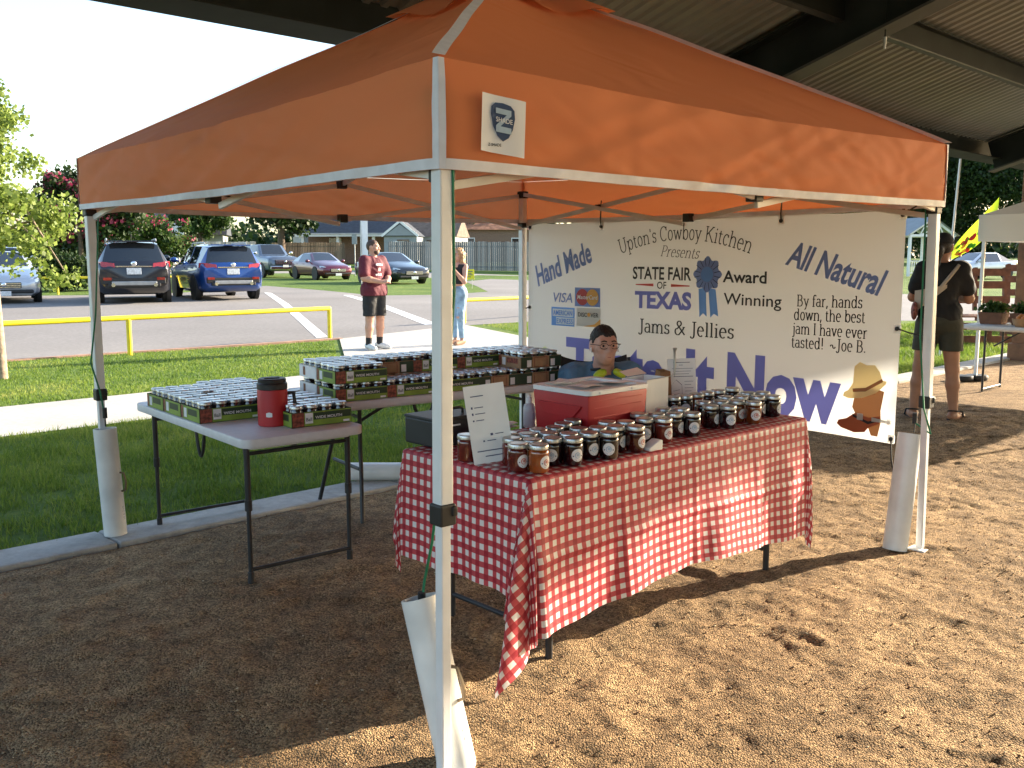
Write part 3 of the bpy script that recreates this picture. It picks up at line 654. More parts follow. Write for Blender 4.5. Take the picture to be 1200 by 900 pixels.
for x0, x1 in ((1.085, 1.235), (1.53, 1.38)): b.add([BN(x0, 1.312, .003), BN(x0, 1.318, .003), BN(x1, 1.324, .003), BN(x1, 1.306, .003)], [(0, 1, 2, 3)], 2)
b.build('printed_rule', [M[k] for k in K], ban, fix=False, split=True)
def rect(mb, a0, z0, a1, z1, mi, off): mb.grid(lambda s, t: BN(a0 + (a1 - a0) * s, z0 + (z1 - z0) * t, off), 8, 3, mi)
def disc(mb, a, z, r, mi, off, n=20, rz=1): mb.add([BN(a + r * math.cos(6.2832 * i / n), z + r * rz * math.sin(6.2832 * i / n), off) for i in range(n)], [tuple(range(n))], mi)
K = ['ink_slate', 'ink_red', 'ink_orange', 'ink_white', 'ink_mid', 'ink_grey', 'ink_black']; KM = [M[k] for k in K]
b = MB(); tx(b, 'VISA', .324, 1.178, .52, 1.178, .068, 0, .015, .2); b.build('card_logo', KM, ban, fix=False)
b = MB(); rect(b, .537, 1.154, .769, 1.283, 0, .003); disc(b, .607, 1.218, .056, 1, .005); disc(b, .70, 1.218, .056, 2, .006); tx(b, 'MasterCard', .565, 1.205, .745, 1.205, .03, 3, .01, .1, off=.008); b.build('card_logo', KM, ban, fix=False)
b = MB(); rect(b, .317, 1.012, .537, 1.142, 4, .003); rect(b, .33, 1.078, .525, 1.13, 3, .0045); rect(b, .365, 1.022, .53, 1.072, 3, .0045); tx(b, 'AMERICAN', .337, 1.087, .518, 1.087, .034, 4, .012, off=.006); tx(b, 'EXPRESS', .372, 1.03, .524, 1.03, .034, 4, .012, off=.006); b.build('card_logo', KM, ban, fix=False)
b = MB(); rect(b, .556, 1.019, .772, 1.146, 5, .003); b.add([BN(.62, 1.019, .0045), BN(.772, 1.019, .0045), BN(.772, 1.075, .0045), BN(.72, 1.038, .0045)], [(0, 1, 2, 3)], 2); tx(b, 'DISC', .572, 1.085, .652, 1.085, .03, 6, .006, off=.006); disc(b, .668, 1.1, .014, 2, .006, 12); tx(b, 'VER', .684, 1.085, .755, 1.085, .03, 6, .006, off=.006); b.build('card_logo', KM, ban, fix=False)
b = MB(); n = 64
b.add([BN(1.6, 1.30, .003), BN(1.655, 1.31, .003), BN(1.667, 1.135, .003), BN(1.64, 1.155, .003), BN(1.612, 1.13, .003)], [(0, 1, 2, 3, 4)], 1); b.add([BN(1.672, 1.31, .0035), BN(1.727, 1.30, .0035), BN(1.752, 1.14, .0035), BN(1.72, 1.155, .0035), BN(1.695, 1.13, .0035)], [(0, 1, 2, 3, 4)], 1)
b.add([BN(1.663 + (.095 + .011 * math.cos(8 * t)) * math.cos(t), 1.388 + (.098 + .011 * math.cos(8 * t)) * math.sin(t), .005) for t in [6.2832 * i / n for i in range(n)]], [tuple(range(n))], 0)
for k in range(16):
    t = 6.2832 * (k + .5) / 16; b.add([BN(1.663 + r_ * math.cos(t + o_), 1.388 + r_ * math.sin(t + o_), .0065) for r_, o_ in ((.052, -.03), (.098, -.015), (.098, .015), (.052, .03))], [(0, 1, 2, 3)], 2)
disc(b, 1.663, 1.388, .05, 0, .007); disc(b, 1.663, 1.388, .045, 1, .008)
b.build('ribbon_rosette', [M['ink_slate'], M['ink_mid'], M['ink_black']], ban, fix=False)
b = MB(); pl = lambda pts, mi, o: b.add([BN(a, z, .004 + o * 1.3) for a, z in pts], [tuple(range(len(pts)))], mi)
pl([(2.64, .80), (2.622, .70), (2.64, .67), (2.59, .635), (2.545, .622), (2.535, .60), (2.56, .582), (2.64, .565), (2.70, .575), (2.72, .60), (2.738, .562), (2.775, .562), (2.79, .64), (2.785, .70), (2.80, .80), (2.74, .815)], 0, .003)
pl([(2.64, .67), (2.59, .635), (2.545, .622), (2.535, .60), (2.56, .582), (2.64, .565), (2.70, .575), (2.72, .60), (2.78, .63), (2.785, .67), (2.72, .655)], 1, .0045)
pl([(2.625, .665), (2.72, .635), (2.79, .66), (2.79, .648), (2.72, .62), (2.63, .65)], 2, .006); pl([(2.655, .672), (2.69, .672), (2.69, .637), (2.655, .637)], 3, .0075)
pl([(2.74, .66), (2.82, .652), (2.82, .64), (2.74, .638)], 3, .0075)
pl([(2.835 + (.022 if i % 2 else .009) * math.cos(6.283 * i / 16), .646 + (.022 if i % 2 else .009) * math.sin(6.283 * i / 16)) for i in range(16)], 3, .0085)
b.build('boot_picture', [M['ink_brown'], M['ink_rust'], M['ink_black'], M['ink_grey']], ban, fix=False)
b = MB(); pl([(2.575, .775), (2.57, .755), (2.60, .745), (2.68, .755), (2.76, .79), (2.81, .84), (2.815, .855), (2.79, .86), (2.775, .90), (2.745, .935), (2.70, .93), (2.66, .945), (2.63, .92), (2.625, .83), (2.60, .79)], 0, .009)
pl([(2.625, .80), (2.628, .782), (2.70, .792), (2.795, .852), (2.79, .868), (2.70, .812)], 1, .0105); b.build('hat_picture', [M['ink_tan'], M['ink_brown']], ban, fix=False)
b = MB(); pl([(.20, .74), (.22, .84), (.26, .86), (.36, .80), (.37, .72), (.30, .68)], 0, .003); b.build('leaf_picture', [M['ink_green']], ban, fix=False)
b = MB()
for a, z in ((.09, 1.70), (.78, 1.69), (1.47, 1.69), (2.15, 1.69), (2.85, 1.70), (2.85, 1.13), (2.85, .56), (.09, 1.13)): rect(b, a - .02, z - .02, a + .02, z + .02, 0, .002); disc(b, a, z, .009, 1, .004, 12); b.build('grommet', [M['ink_white'], M['bronze']], ban, fix=False); b = MB()

for a, z, q in ((2.85, 1.13, (2.98, 1.10)), (2.85, .56, (2.875, .36)), (.09, 1.13, (-.03, 1.10)), (.78, 1.69, (.775, 1.86)), (2.15, 1.69, (2.15, 1.84)), (2.85, 1.70, (2.95, 1.76)), (.09, 1.7, (.02, 1.75))):
    b = MB(); b.pipe([BN(a, z, .006), BN((a + q[0]) / 2, (z + q[1]) / 2, .012), Vector((BD * q[0]).to_tuple()) + Vector((0, 0, q[1]))], .004, 6); b.ball(BN(a, z, .008), .012, 8); b.build('bungee_tie', M['black'], ban, smooth=60)

# ------------------------------------------------------------------ folding tables
M['plastic'] = mat('table_plastic', (.62, .62, .64), .5, noise=(30, .05), bump=(160, .15, .002))
M['leg_grey'] = mat('dark_grey_tube', (.035, .036, .04), .45, .4, noise=(9, .2))
def rrect(x0, y0, x1, y1, r, n=5):
    o = []
    for cx, cy, a in ((x1 - r, y1 - r, 0), (x0 + r, y1 - r, 90), (x0 + r, y0 + r, 180), (x1 - r, y0 + r, 270)): o += [(cx + r * math.cos(R(a + 90 * i / n)), cy + r * math.sin(R(a + 90 * i / n))) for i in range(n + 1)]
    return o
def table_top(t, lx, ly, z, m=None):
    b = MB(); b.prism(rrect(0, 0, lx, ly, .05), z - .042, z); o = b.build('tabletop', m or M['plastic'], t, smooth=35, bev=.006)
    b = MB(); b.prism(rrect(.05, .05, lx - .05, ly - .05, .03), z - .056, z - .040); b.build('apron', M['plastic'], t); return o
A1 = math.atan2(.64, .77)
T1L = 1.42
t1 = thing('folding_table', 'short grey-topped folding table with adjustable dark legs, holding the red jug', 'table', (-1.165, 4.035, 0), A1)
table_top(t1, .61, T1L, .70)
for y, inw in ((.09, 1), (T1L - .16, -1)):
    for x in (.05, .56):
        b = MB(); b.tube((x, y, .665), (x, y, .36), .0135); b.build('leg', M['leg_grey'], t1, smooth=40); g_ = t1.children[-1] if 0 else None
        b = MB(); b.tube((x, y, .40), (x, y, .015), .0105); b.tube((x, y, .075), (x, y, .012), .0145); b.tube((x, y, .41), (x, y, .36), .0165); b.build('leg_extension', M['leg_grey'], t1, smooth=40)
    b = MB(); b.tube((.05, y, .085), (.56, y, .085), .009); b.tube((.05, y, .62), (.56, y, .62), .009); b.build('leg_brace', M['leg_grey'], t1, smooth=40, split=True)
    b = MB(); b.tube((.3, y, .62), (.3, y + inw * .34, .65), .009); b.build('folding_strut', M['leg_grey'], t1, smooth=40)
b = MB(); pts = [(.03, .50 + .09 * math.sin(x), .655 - .13 * math.sin(x / 1.0) if 0 else .655 - .12 * math.sin(math.pi * k / 12)) for k, x in enumerate([0] * 13)]
pts = [(.03 + .0, .52 + .1 * (k / 12) , .655 - .12 * math.sin(math.pi * k / 12) ** .7) for k in range(13)]
b.pipe(pts, .008, 6); b.build('carry_strap', M['black'], t1, smooth=50)
A2 = R(35.5)
t2 = thing('folding_table', 'long grey-topped folding table behind, stacked two layers high with jar trays', 'table', (-.93, 4.955, 0), A2)
table_top(t2, 1.55, .72, .72)
for x0, sgn in ((.22, 1), (1.36, -1)):
    for y in (.07, .65):
        yy = .36 + (y - .36) * .62
        b = MB(); b.pipe([(x0, yy, .68), (x0, yy, .42), (x0 - .01 * sgn, yy + (y - yy) * .25, .33), (x0 - .05 * sgn, y, .012)], .0125, 8); b.build('leg', M['leg_grey'], t2, smooth=50)
    b = MB(); b.tube((x0, .19, .30), (x0, .53, .30), .011); b.tube((x0, .19, .60), (x0, .53, .60), .009); b.build('leg_brace', M['leg_grey'], t2, smooth=40, split=True)
    b = MB(); b.tube((x0, .36, .5), (x0 + sgn * .36, .36, .67), .0095); b.build('folding_strut', M['leg_grey'], t2, smooth=40)
b = MB(); b.pipe([(.50 + .13 * k / 12, .06, .67 - .085 * math.sin(math.pi * k / 12) ** .6) for k in range(13)], .009, 6); b.build('carry_strap', M['black'], t2, smooth=50)
AF = R(43.1); FO = Vector((.06, 3.16, 0))
tf = thing('folding_table', 'folding table in front, hidden under the red gingham tablecloth', 'table', FO, AF)
table_top(tf, 1.80, .70, .738)
for x in (.17, 1.63):
    for y in (.07, .63):
        b = MB(); b.tube((x, y, .70), (x, y, .01), .0145); b.build('leg', M['leg_grey'], tf, smooth=40)
    b = MB(); b.tube((x, .07, .12), (x, .63, .12), .010); b.build('leg_brace', M['leg_grey'], tf, smooth=40)

# gingham cloth
def gingham():
    m, t, b = _nt('gingham'); N, L = t.nodes.new, t.links.new
    uv = N('ShaderNodeUVMap'); uv.uv_map = 'cloth'; sp = N('ShaderNodeSeparateXYZ'); L(uv.outputs[0], sp.inputs[0]); st = []
    for k in (0, 1):
        d = N('ShaderNodeMath'); d.operation = 'DIVIDE'; L(sp.outputs[k], d.inputs[0]); d.inputs[1].default_value = .044
        f = N('ShaderNodeMath'); f.operation = 'FRACT'; L(d.outputs[0], f.inputs[0])
        c = N('ShaderNodeMapRange'); c.interpolation_type = 'SMOOTHSTEP'; L(f.outputs[0], c.inputs[0]); c.inputs[1].default_value = .49; c.inputs[2].default_value = .53
        c2 = N('ShaderNodeMapRange'); c2.interpolation_type = 'SMOOTHSTEP'; L(f.outputs[0], c2.inputs[0]); c2.inputs[1].default_value = .0; c2.inputs[2].default_value = .03
        s = N('ShaderNodeMath'); s.operation = 'SUBTRACT'; L(c2.outputs[0], s.inputs[0]); L(c.outputs[0], s.inputs[1]); st.append(s)
    a = N('ShaderNodeMath'); a.operation = 'ADD'; L(st[0].outputs[0], a.inputs[0]); L(st[1].outputs[0], a.inputs[1])
    h = N('ShaderNodeMath'); h.operation = 'MULTIPLY'; L(a.outputs[0], h.inputs[0]); h.inputs[1].default_value = .5
    r = N('ShaderNodeValToRGB'); e = r.color_ramp.elements; e[0].position = 0; e[0].color = (.74, .70, .68, 1); e[1].position = 1; e[1].color = (.34, .012, .028, 1); q = e.new(.5); q.color = (.51, .06, .075, 1)
    L(h.outputs[0], r.inputs[0]); L(r.outputs[0], b.inputs['Base Color']); b.inputs['Roughness'].default_value = .5
    g = N('ShaderNodeNewGeometry'); n = N('ShaderNodeTexNoise'); n.inputs['Scale'].default_value = 9; n.inputs['Detail'].default_value = 5; L(g.outputs['Position'], n.inputs['Vector'])
    bp = N('ShaderNodeBump'); bp.inputs['Strength'].default_value = .35; bp.inputs['Distance'].default_value = .02; L(n.outputs[0], bp.inputs['Height']); L(bp.outputs[0], b.inputs['Normal'])
    tr = N('ShaderNodeBsdfTranslucent'); L(r.outputs[0], tr.inputs[0]); ms = N('ShaderNodeMixShader'); ms.inputs[0].default_value = .2
    L(b.outputs[0], ms.inputs[1]); L(tr.outputs[0], ms.inputs[2]); L(ms.outputs[0], t.nodes['Material Output'].inputs[0]); return m
LX, LY, ZC = 1.80, .70, .7415
DL, DR, DF, DB = .44, .34, .57, .30
ns, nt = 170, 104
ss = np.linspace(-DL, LX + DR, ns); ts = np.linspace(-DF, LY + DB, nt); V = []
for t_ in ts:
    for s_ in ss:
        dx = s_ if s_ < 0 else (s_ - LX if s_ > LX else 0); dy = t_ if t_ < 0 else (t_ - LY if t_ > LY else 0)
        cx, cy = min(max(s_, 0), LX), min(max(t_, 0), LY)
        if not dx and not dy: V.append((s_, t_, ZC + .0015 * math.sin(s_ * 9) * math.sin(t_ * 7))); continue
        r_ = math.hypot(dx, dy); rd = .014; arcd = rd * 1.57
        if r_ < arcd: o_, dn = rd * math.sin(r_ / rd), rd * (1 - math.cos(r_ / rd))
        else: o_, dn = rd, rd + r_ - arcd
        if dx and dy:
            phi = math.atan2(abs(dx), abs(dy)); w_ = phi / (math.pi / 2); az = w_ 
            fold = -math.cos(2 * math.pi * 3 * (w_ - .42)); cf = 1 if (dx < 0 and dy < 0) else .3            # gathered corner
            env = math.sin(math.pi * w_) 
            o_ += dn * (.045 + cf * env * (.12 - .13 * fold) + .02 * math.sin(8 * dn))
            a_ = (w_ + .38 * env * cf + .07 * math.sin(2 * math.pi * 3 * w_) * min(1, dn * 2.5)) * math.pi / 2
            a_ = a_ * env ** .3 + (w_ * math.pi / 2) * (1 - env ** .3)
            nx, ny = math.sin(a_) * (1 if dx > 0 else -1), math.cos(a_) * (1 if dy > 0 else -1)
            dn *= 1.0 - .05 * env * (1 - cf)
        elif dy:
            nx, ny = 0, (1 if dy > 0 else -1); q = cx / LX
            o_ += dn * (.05 + .03 * math.sin(3.1 + q * 7) + .022 * math.sin(q * 19 + 2) * min(1, dn * 3) + .012 * math.sin(q * 41 + dn * 5)) + .06 * dn * dn * (.5 + .5 * math.cos((q - .02) * 3.4))
            o_ += .006 * math.exp(-((((cx + .2) % .45) - .225) / .013) ** 2) * min(1, dn * 6) + .005 * math.exp(-((dn - .30) / .012) ** 2)
            dn *= .985 - .10 * math.sin(math.pi * min(1, max(0, q))) ** 2 * (dn / DF)
        else:
            nx, ny = (1 if dx > 0 else -1), 0; q = cy / LY
            o_ += dn * (.018 + .02 * math.sin(q * 9 + 1) + .018 * math.sin(q * 21))
        V.append((cx + nx * o_, cy + ny * o_, max(.02, ZC - dn)))
idx = np.arange(ns * nt).reshape(nt, ns); Fq = np.stack([idx[:-1, :-1], idx[:-1, 1:], idx[1:, 1:], idx[1:, :-1]], -1).reshape(-1, 4)
cl = raw_mesh('tablecloth', V, Fq, gingham(), smooth=True); cl.location = FO; cl.rotation_euler = (0, 0, AF)
uvl = cl.data.uv_layers.new(name='cloth'); S_, T_ = np.meshgrid(ss, ts); U_ = np.stack([S_.ravel() + 9, T_.ravel() + 9], -1)[Fq.ravel()]; uvl.data.foreach_set('uv', U_.astype(np.float32).ravel())
tag(cl, 'red and white gingham tablecloth trailing one corner to the gravel', 'tablecloth')

# ------------------------------------------------------------------ jars
M['lid'] = mat('tin_lid', (.44, .44, .44), .3, .9, noise=(30, .08), vary=.22); M['lid_gold'] = mat('tin_band', (.62, .58, .50), .3, .9, noise=(30, .08))
def jam(n, c): return mat(n, c, .12, noise=(18, .35), coat=1, spec=.6, vary=.5)
JC = {'dark blackberry': jam('jam_dark', (.010, .004, .006)), 'amber': jam('jam_amber', (.20, .045, .008)), 'deep red': jam('jam_red', (.10, .012, .008)), 'dark plum': jam('jam_plum', (.022, .006, .010))}
M['label_white'] = mat('label_paper', (.72, .72, .74), .55, noise=(30, .05)); M['label_ink'] = mat('label_print', (.05, .06, .14), .5, noise=(20, .2)); M['label_pink'] = mat('label_pink', (.5, .2, .18), .5)
def make_jar(kind, label_az=-60):
    t = thing('jam_jar', 'jar', 'jar')
    b = MB(); b.lathe([(0, .0), (.031, .0), (.0365, .006), (.037, .070), (.0355, .078), (.031, .083), (.0315, .085)], 20); b.build('glass_body', JC[kind], t, smooth=50)
    b = MB(); b.lathe([(.0345, .083), (.0355, .084), (.0355, .097), (.034, .0995), (.0315, .1005), (.031, .1), (0, .1)], 20); ld = b.build('lid', M['lid'], t, smooth=40)
    b = MB(); 
    for k in range(28):
        a = 6.283 * k / 28; b.box((.0357 * math.cos(a), .0357 * math.sin(a), .0895), (.0012, .0025, .008), rz=a)
    b.build('screw_band', M['lid_gold'], ld)
    b = MB(); az = R(label_az); r_ = .0376
    def lp(x, z, o=0): a = az + x / r_; return ((r_ + o) * math.cos(a), (r_ + o) * math.sin(a), .04 + z)
    rings = [0, .011, .019, .0235]; v = [lp(0, 0)]; n = 22
    for rr in rings[1:]: v += [lp(rr * math.cos(6.283 * i / n), rr * math.sin(6.283 * i / n)) for i in range(n)]
    f = [(0, 1 + i, 1 + (i + 1) % n) for i in range(n)] + [(1 + k * n + i, 1 + (k + 1) * n + i, 1 + (k + 1) * n + (i + 1) % n, 1 + k * n + (i + 1) % n) for k in range(2) for i in range(n)]
    b.add(v, f, 0)
    def dsc(x, z, rr, mi, o, sx=1): 
        b.add([lp(x, z, o)] + [lp(x + rr * sx * math.cos(6.283 * i / 14), z + rr * math.sin(6.283 * i / 14), o) for i in range(14)], [(0, 1 + i, 1 + (i + 1) % 14) for i in range(14)], mi)
    dsc(0, 0, .0115, 1, .0004); dsc(0, -.0005, .0085, 0, .0007, .9); dsc(.001, .001, .0055, 2 if kind in ('amber', 'deep red') else 1, .001)
    for sgn in (-1, 1): dsc(sgn * .0165, -.003, .0025, 3, .0004)
    for zz, w_ in ((-.0155, .011), (-.0185, .007)):
        b.add([lp(-w_, zz, .0004), lp(w_, zz, .0004), lp(w_, zz + .0014, .0004), lp(-w_, zz + .0014, .0004)], [(0, 1, 2, 3)], 3)
    b.build('round_label', [M['label_white'], M['label_pink'] if kind in ('amber', 'deep red') else M['steelblue'], M['label_pink'] if kind != 'dark plum' else M['label_ink'], M['label_ink']], t, smooth=60, fix=False)
    return t
ZJ = .7435
def at_z(px, py, z):
    a, b = (px - 600) / 1107.6, -(py - 450) / 1107.6; d = Vector((a, math.cos(_p) + b * math.sin(_p), -math.sin(_p) + b * math.cos(_p)))
    k = (z - CAM_H) / d.z; return Vector((d.x * k, d.y * k, z))
D_, A_, R_, P_ = 'dark blackberry', 'amber', 'deep red', 'dark plum'
clusters = [
 ('the cluster nearest the left table corner', [(606.7, 555.5, R_, 'front left'), (629.7, 557, A_, 'front right'), (600, 548, R_, 'second row, left'), (624, 550, D_, 'second row, right'), (596, 541, D_, 'back left'), (617, 542, R_, 'back right')]),
 ('the second cluster from the left', [(646, 548, D_, 'front left'), (669, 548, P_, 'front right'), (640, 541, D_, 'second row, left'), (661, 541.5, D_, 'second row, right'), (631, 536, P_, 'third row, left'), (648, 533.5, D_, 'third row, right'), (660, 528, D_, 'third from the back'), (671, 523.5, D_, 'last but one at back'), (683, 519.5, P_, 'rearmost, touching the cooler corner')]),
 ('the third cluster from the left', [(684, 541, D_, 'front left'), (705, 540.5, D_, 'front right'), (678, 534.5, P_, 'back left'), (699, 533.5, D_, 'back right')]),
 ('the cluster before the cooler\'s middle', [(719, 532, D_, 'front left'), (740.5, 532, R_, 'front right'), (711, 526, D_, 'back left'), (733, 525.5, D_, 'back right')]),
 ('the cluster beside the white card holder', [(755, 521.5, D_, 'front left'), (776, 521.5, R_, 'front right'), (748, 515, D_, 'back left'), (768.5, 515, P_, 'back right')]),
 ('the cluster just right of the card holder', [(786.5, 514.5, D_, 'front left'), (806, 514, D_, 'front right'), (777, 508, P_, 'back left'), (797, 508, D_, 'back right')]),
 ('the black cluster on the right half', [(832, 504, D_, 'front left'), (852, 504.5, D_, 'front right'), (823, 498.5, D_, 'back left'), (844, 498, P_, 'back right')]),
 ('the amber cluster near the right end', [(860, 497.5, A_, 'front left'), (877, 498.5, A_, 'front right'), (850, 492, D_, 'back left'), (868, 491.5, D_, 'back right')]),
 ('the last cluster at the right end', [(885, 491.5, P_, 'front left'), (902, 491, D_, 'front right'), (876, 486.5, D_, 'back left'), (892, 486, D_, 'back right')]),
 ('the row behind, under the menu board', [(773, 494, D_, 'first from the left'), (788.5, 492.5, D_, 'second from the left'), (802.5, 490.5, D_, 'third from the left'), (815.5, 488.5, A_, 'fourth from the left'), (828, 486, P_, 'fifth from the left'), (841, 483.5, D_, 'sixth from the left'), (857.5, 480.5, D_, 'last on the right')])]
proto = {k: make_jar(k) for k in JC}; used = set()
def put_jar(p, kind, label, group, rz=0):
    if kind not in used: used.add(kind); o = proto[kind]; o.location = p; o.rotation_euler = (0, 0, rz); o['label'] = label; o['group'] = group; return o
    return copy_tree(proto[kind], p, rz, label, group)
placed = []
for desc, items in clusters:
    for px_, py_, kind, pos in items:
        p = at_z(px_, py_ - 2.5, ZJ); d = Vector((p.x, p.y, 0)).normalized(); p += d * .022
        for _ in range(30):                                          # no two jars share a place
            for q in placed:
                e = (p - q); e.z = 0
                if e.length < .0765: p += (e.normalized() if e.length > 1e-5 else Vector((1, 0, 0))) * (.0768 - e.length)
        placed.append(p.copy())
        put_jar(p, kind, f'{kind} jam jar, {pos}, in {desc}', 'jam jars for sale on the gingham table', R(random.uniform(-38, 30)))
put_jar(at_z(547, 541, ZJ) + Vector((0, .02, 0)), R_, 'deep red jam jar standing alone between the black box and the leaning sign', 'jam jars for sale on the gingham table', R(120))

# ------------------------------------------------------------------ trays of jars
M['tray_green'] = mat('tray_green', (.05, .15, .035), .55, noise=(12, .2)); M['tray_dark'] = mat('tray_dark_green', (.012, .035, .014), .5, noise=(12, .2)); M['tray_lime'] = mat('tray_lime', (.20, .30, .04), .5, noise=(12, .2))
M['kraft'] = mat('tray_kraft', (.32, .19, .10), .75, noise=(20, .15)); M['kraft_in'] = mat('tray_inside', (.16, .10, .06), .85); M['tray_white'] = mat('tray_white', (.6, .58, .55), .6, noise=(14, .08))
M['fruit'] = mat('tray_fruit_picture', (.20, .05, .03), .5, noise=(60, .9)); M['jar_dark'] = jam('jar_contents', (.03, .012, .01)); 
TW, TD, TH_ = .31, .236, .070
def make_tray(style):
    t = thing('jar_tray', 'tray', 'tray'); w, d, h = TW, TD, TH_; mi = 0
    b = MB(); b.box((w / 2, d / 2, .002), (w - .006, d - .006, .003), 1)
    for c, s in (((w / 2, .0015, h / 2), (w, .003, h)), ((w / 2, d - .0015, h / 2), (w, .003, h)), ((.0015, d / 2, h / 2), (.003, d - .006, h)), ((w - .0015, d / 2, h / 2), (.003, d - .006, h))): b.box(c, s, 0)
    base = {'green': 'tray_dark', 'kraft': 'kraft', 'white': 'tray_white'}[style]
    if style == 'kraft': # scalloped ends
        for x in (.055, .155, .255): b.prism([(x + .024 * math.cos(R(a)), h + .018 * math.sin(R(a))) for a in range(0, 181, 30)], -.0001, .003, 2, Matrix(((1, 0, 0, 0), (0, 0, 1, 0), (0, 1, 0, 0), (0, 0, 0, 1))))
    b.build('tray_box', [M[base], M['kraft_in'], M['tray_dark']], t)
    b = MB(); o = -.0012
    def fr(x0, z0, x1, z1, mi, oo=o): b.add([(x0, oo, z0), (x1, oo, z0), (x1, oo, z1), (x0, oo, z1)], [(0, 1, 2, 3)], mi)
    def sd(y0, z0, y1, z1, mi, side, oo=.0012):
        x = -oo if side < 0 else w + oo; b.add([(x, y0, z0), (x, y1, z0), (x, y1, z1), (x, y0, z1)], [(0, 1, 2, 3)], mi)
    if style == 'green':
        fr(.002, .002, .06, h - .002, 4); fr(.062, .002, w - .002, h - .002, 0); fr(.11, h * .42, w - .004, h * .9, 1, -.002); fr(.066, .014, .106, h - .006, 2, -.0024); fr(w - .045, .006, w - .012, .016, 2, -.002)
        put_text(b, 'Ball', lambda a, c: (.071 + .03 * a, -.0032, .026 + .017 * c), 1, .012); put_text(b, 'WIDE MOUTH', lambda a, c: (.118 + .14 * a, -.0030, .034 + .013 * c), 2, .02)
    elif style == 'kraft':
        fr(.10, .004, .20, h - .004, 3); fr(.104, .008, .196, h - .008, 5, -.002); fr(.002, .002, .085, h - .002, 6); fr(.215, .002, w - .002, h - .002, 6); fr(.045, .008, .078, h - .02, 2, -.002); fr(.225, .008, .258, h - .02, 2, -.002)
    else:
        fr(.004, .004, w - .004, h - .004, 2); fr(.12, .012, .16, h - .012, 3, -.002)
    for side in (-1, 1):
        if style == 'white': sd(.004, .004, d - .004, h - .004, 2, side); sd(.15, .012, .18, h - .01, 3, side, .002)
        else:
            sd(.002, .002, d - .002, h - .002, 0 if style == 'green' else 5, side); sd(.03, h * .4, d * .62, h * .85, 1 if style == 'green' else 3, side, .002); sd(.16, .012, .195, h - .012, 2, side, .0022); sd(.205, .004, d - .004, h - .004, 4, side, .002)
    b.build('printed_panel', [M['tray_lime'] if style == 'green' else M['tray_green'], M['tray_dark'], M['label_white'], M['fruit'], M['fruit'], M['kraft'], M['tray_dark']], t, fix=False)
    return t
def make_tray_jar():
    t = thing('canning_jar', 'jar', 'jar')
    b = MB(); b.lathe([(0, 0), (.031, 0), (.0345, .005), (.0345, .066), (.031, .076), (.03, .08)], 12); b.build('glass_body', M['jar_dark'], t, smooth=50)
    b = MB(); b.lathe([(.033, .078), (.0345, .079), (.0345, .091), (.033, .0935), (.0295, .0942), (.029, .0932), (0, .0932)], 16); b.build('lid', M['lid'], t, smooth=40); return t
tp = {k: make_tray(k) for k in ('green', 'kraft', 'white')}; tused = set(); jp = make_tray_jar(); jfirst = [True]
NTH = ['first', 'second', 'third', 'fourth']; ROW = ['front', 'middle', 'back']
def put_tray(tab, x, y, z, style, desc, sdesc='', fill=True, skew=0, miss=()):
    T = Matrix.Translation(tab.location) @ Matrix.Rotation(tab.rotation_euler.z, 4, 'Z') @ Matrix.Translation((x, y, z)) @ Matrix.Rotation(skew, 4, 'Z')
    loc, rz = T.translation.copy(), tab.rotation_euler.z + skew; lab_ = {'green': 'green printed', 'kraft': 'brown cardboard', 'white': 'white cardboard'}[style] + ' jar tray, ' + desc
    if style not in tused: tused.add(style); o = tp[style]; o.location = loc; o.rotation_euler = (0, 0, rz); o['label'] = lab_; o['group'] = 'trays of jars'
    else: copy_tree(tp[style], loc, rz, lab_, 'trays of jars')
    if not fill: return
    for j in range(3):
        for i in range(4):
            if (i, j) in miss: continue
            p = T @ Vector((.0425 + .075 * i + random.uniform(-.001, .001), .043 + .075 * j + random.uniform(-.001, .001), .005)); L0 = f'lidded jar, {ROW[j]} row, {NTH[i]} from left, in tray {sdesc}'
            if jfirst[0]: jfirst[0] = False; jp.location = p; jp['label'] = L0; jp['group'] = 'canning jars in trays'
            else: copy_tree(jp, p, 0, L0, 'canning jars in trays')
zt = .7015
for k, d in enumerate(('left front on the short table', 'left middle on the short table', 'left rear on the short table')): put_tray(t1, .012, .52 + k * .243, zt, 'green', d, d, miss=((2, 1),) if k == 1 else ())
for k, d in enumerate(('right of the red jug', 'second behind the red jug', 'third behind the red jug', 'fourth behind the red jug', 'furthest behind the red jug')): put_tray(t1, .335 - (.04 if k == 0 else .03), .13 + k * .243, zt, 'green', d, d, skew=R(-1.5 + k), miss=((3, 1),) if k == 2 else ())
zt = .7215; z2 = zt + .097
cols = ['first', 'second', 'third', 'fourth', 'fifth', 'sixth']
sty = ['green', 'green', 'green', 'kraft', 'kraft']
def xs(i): return .005 + i * .3045
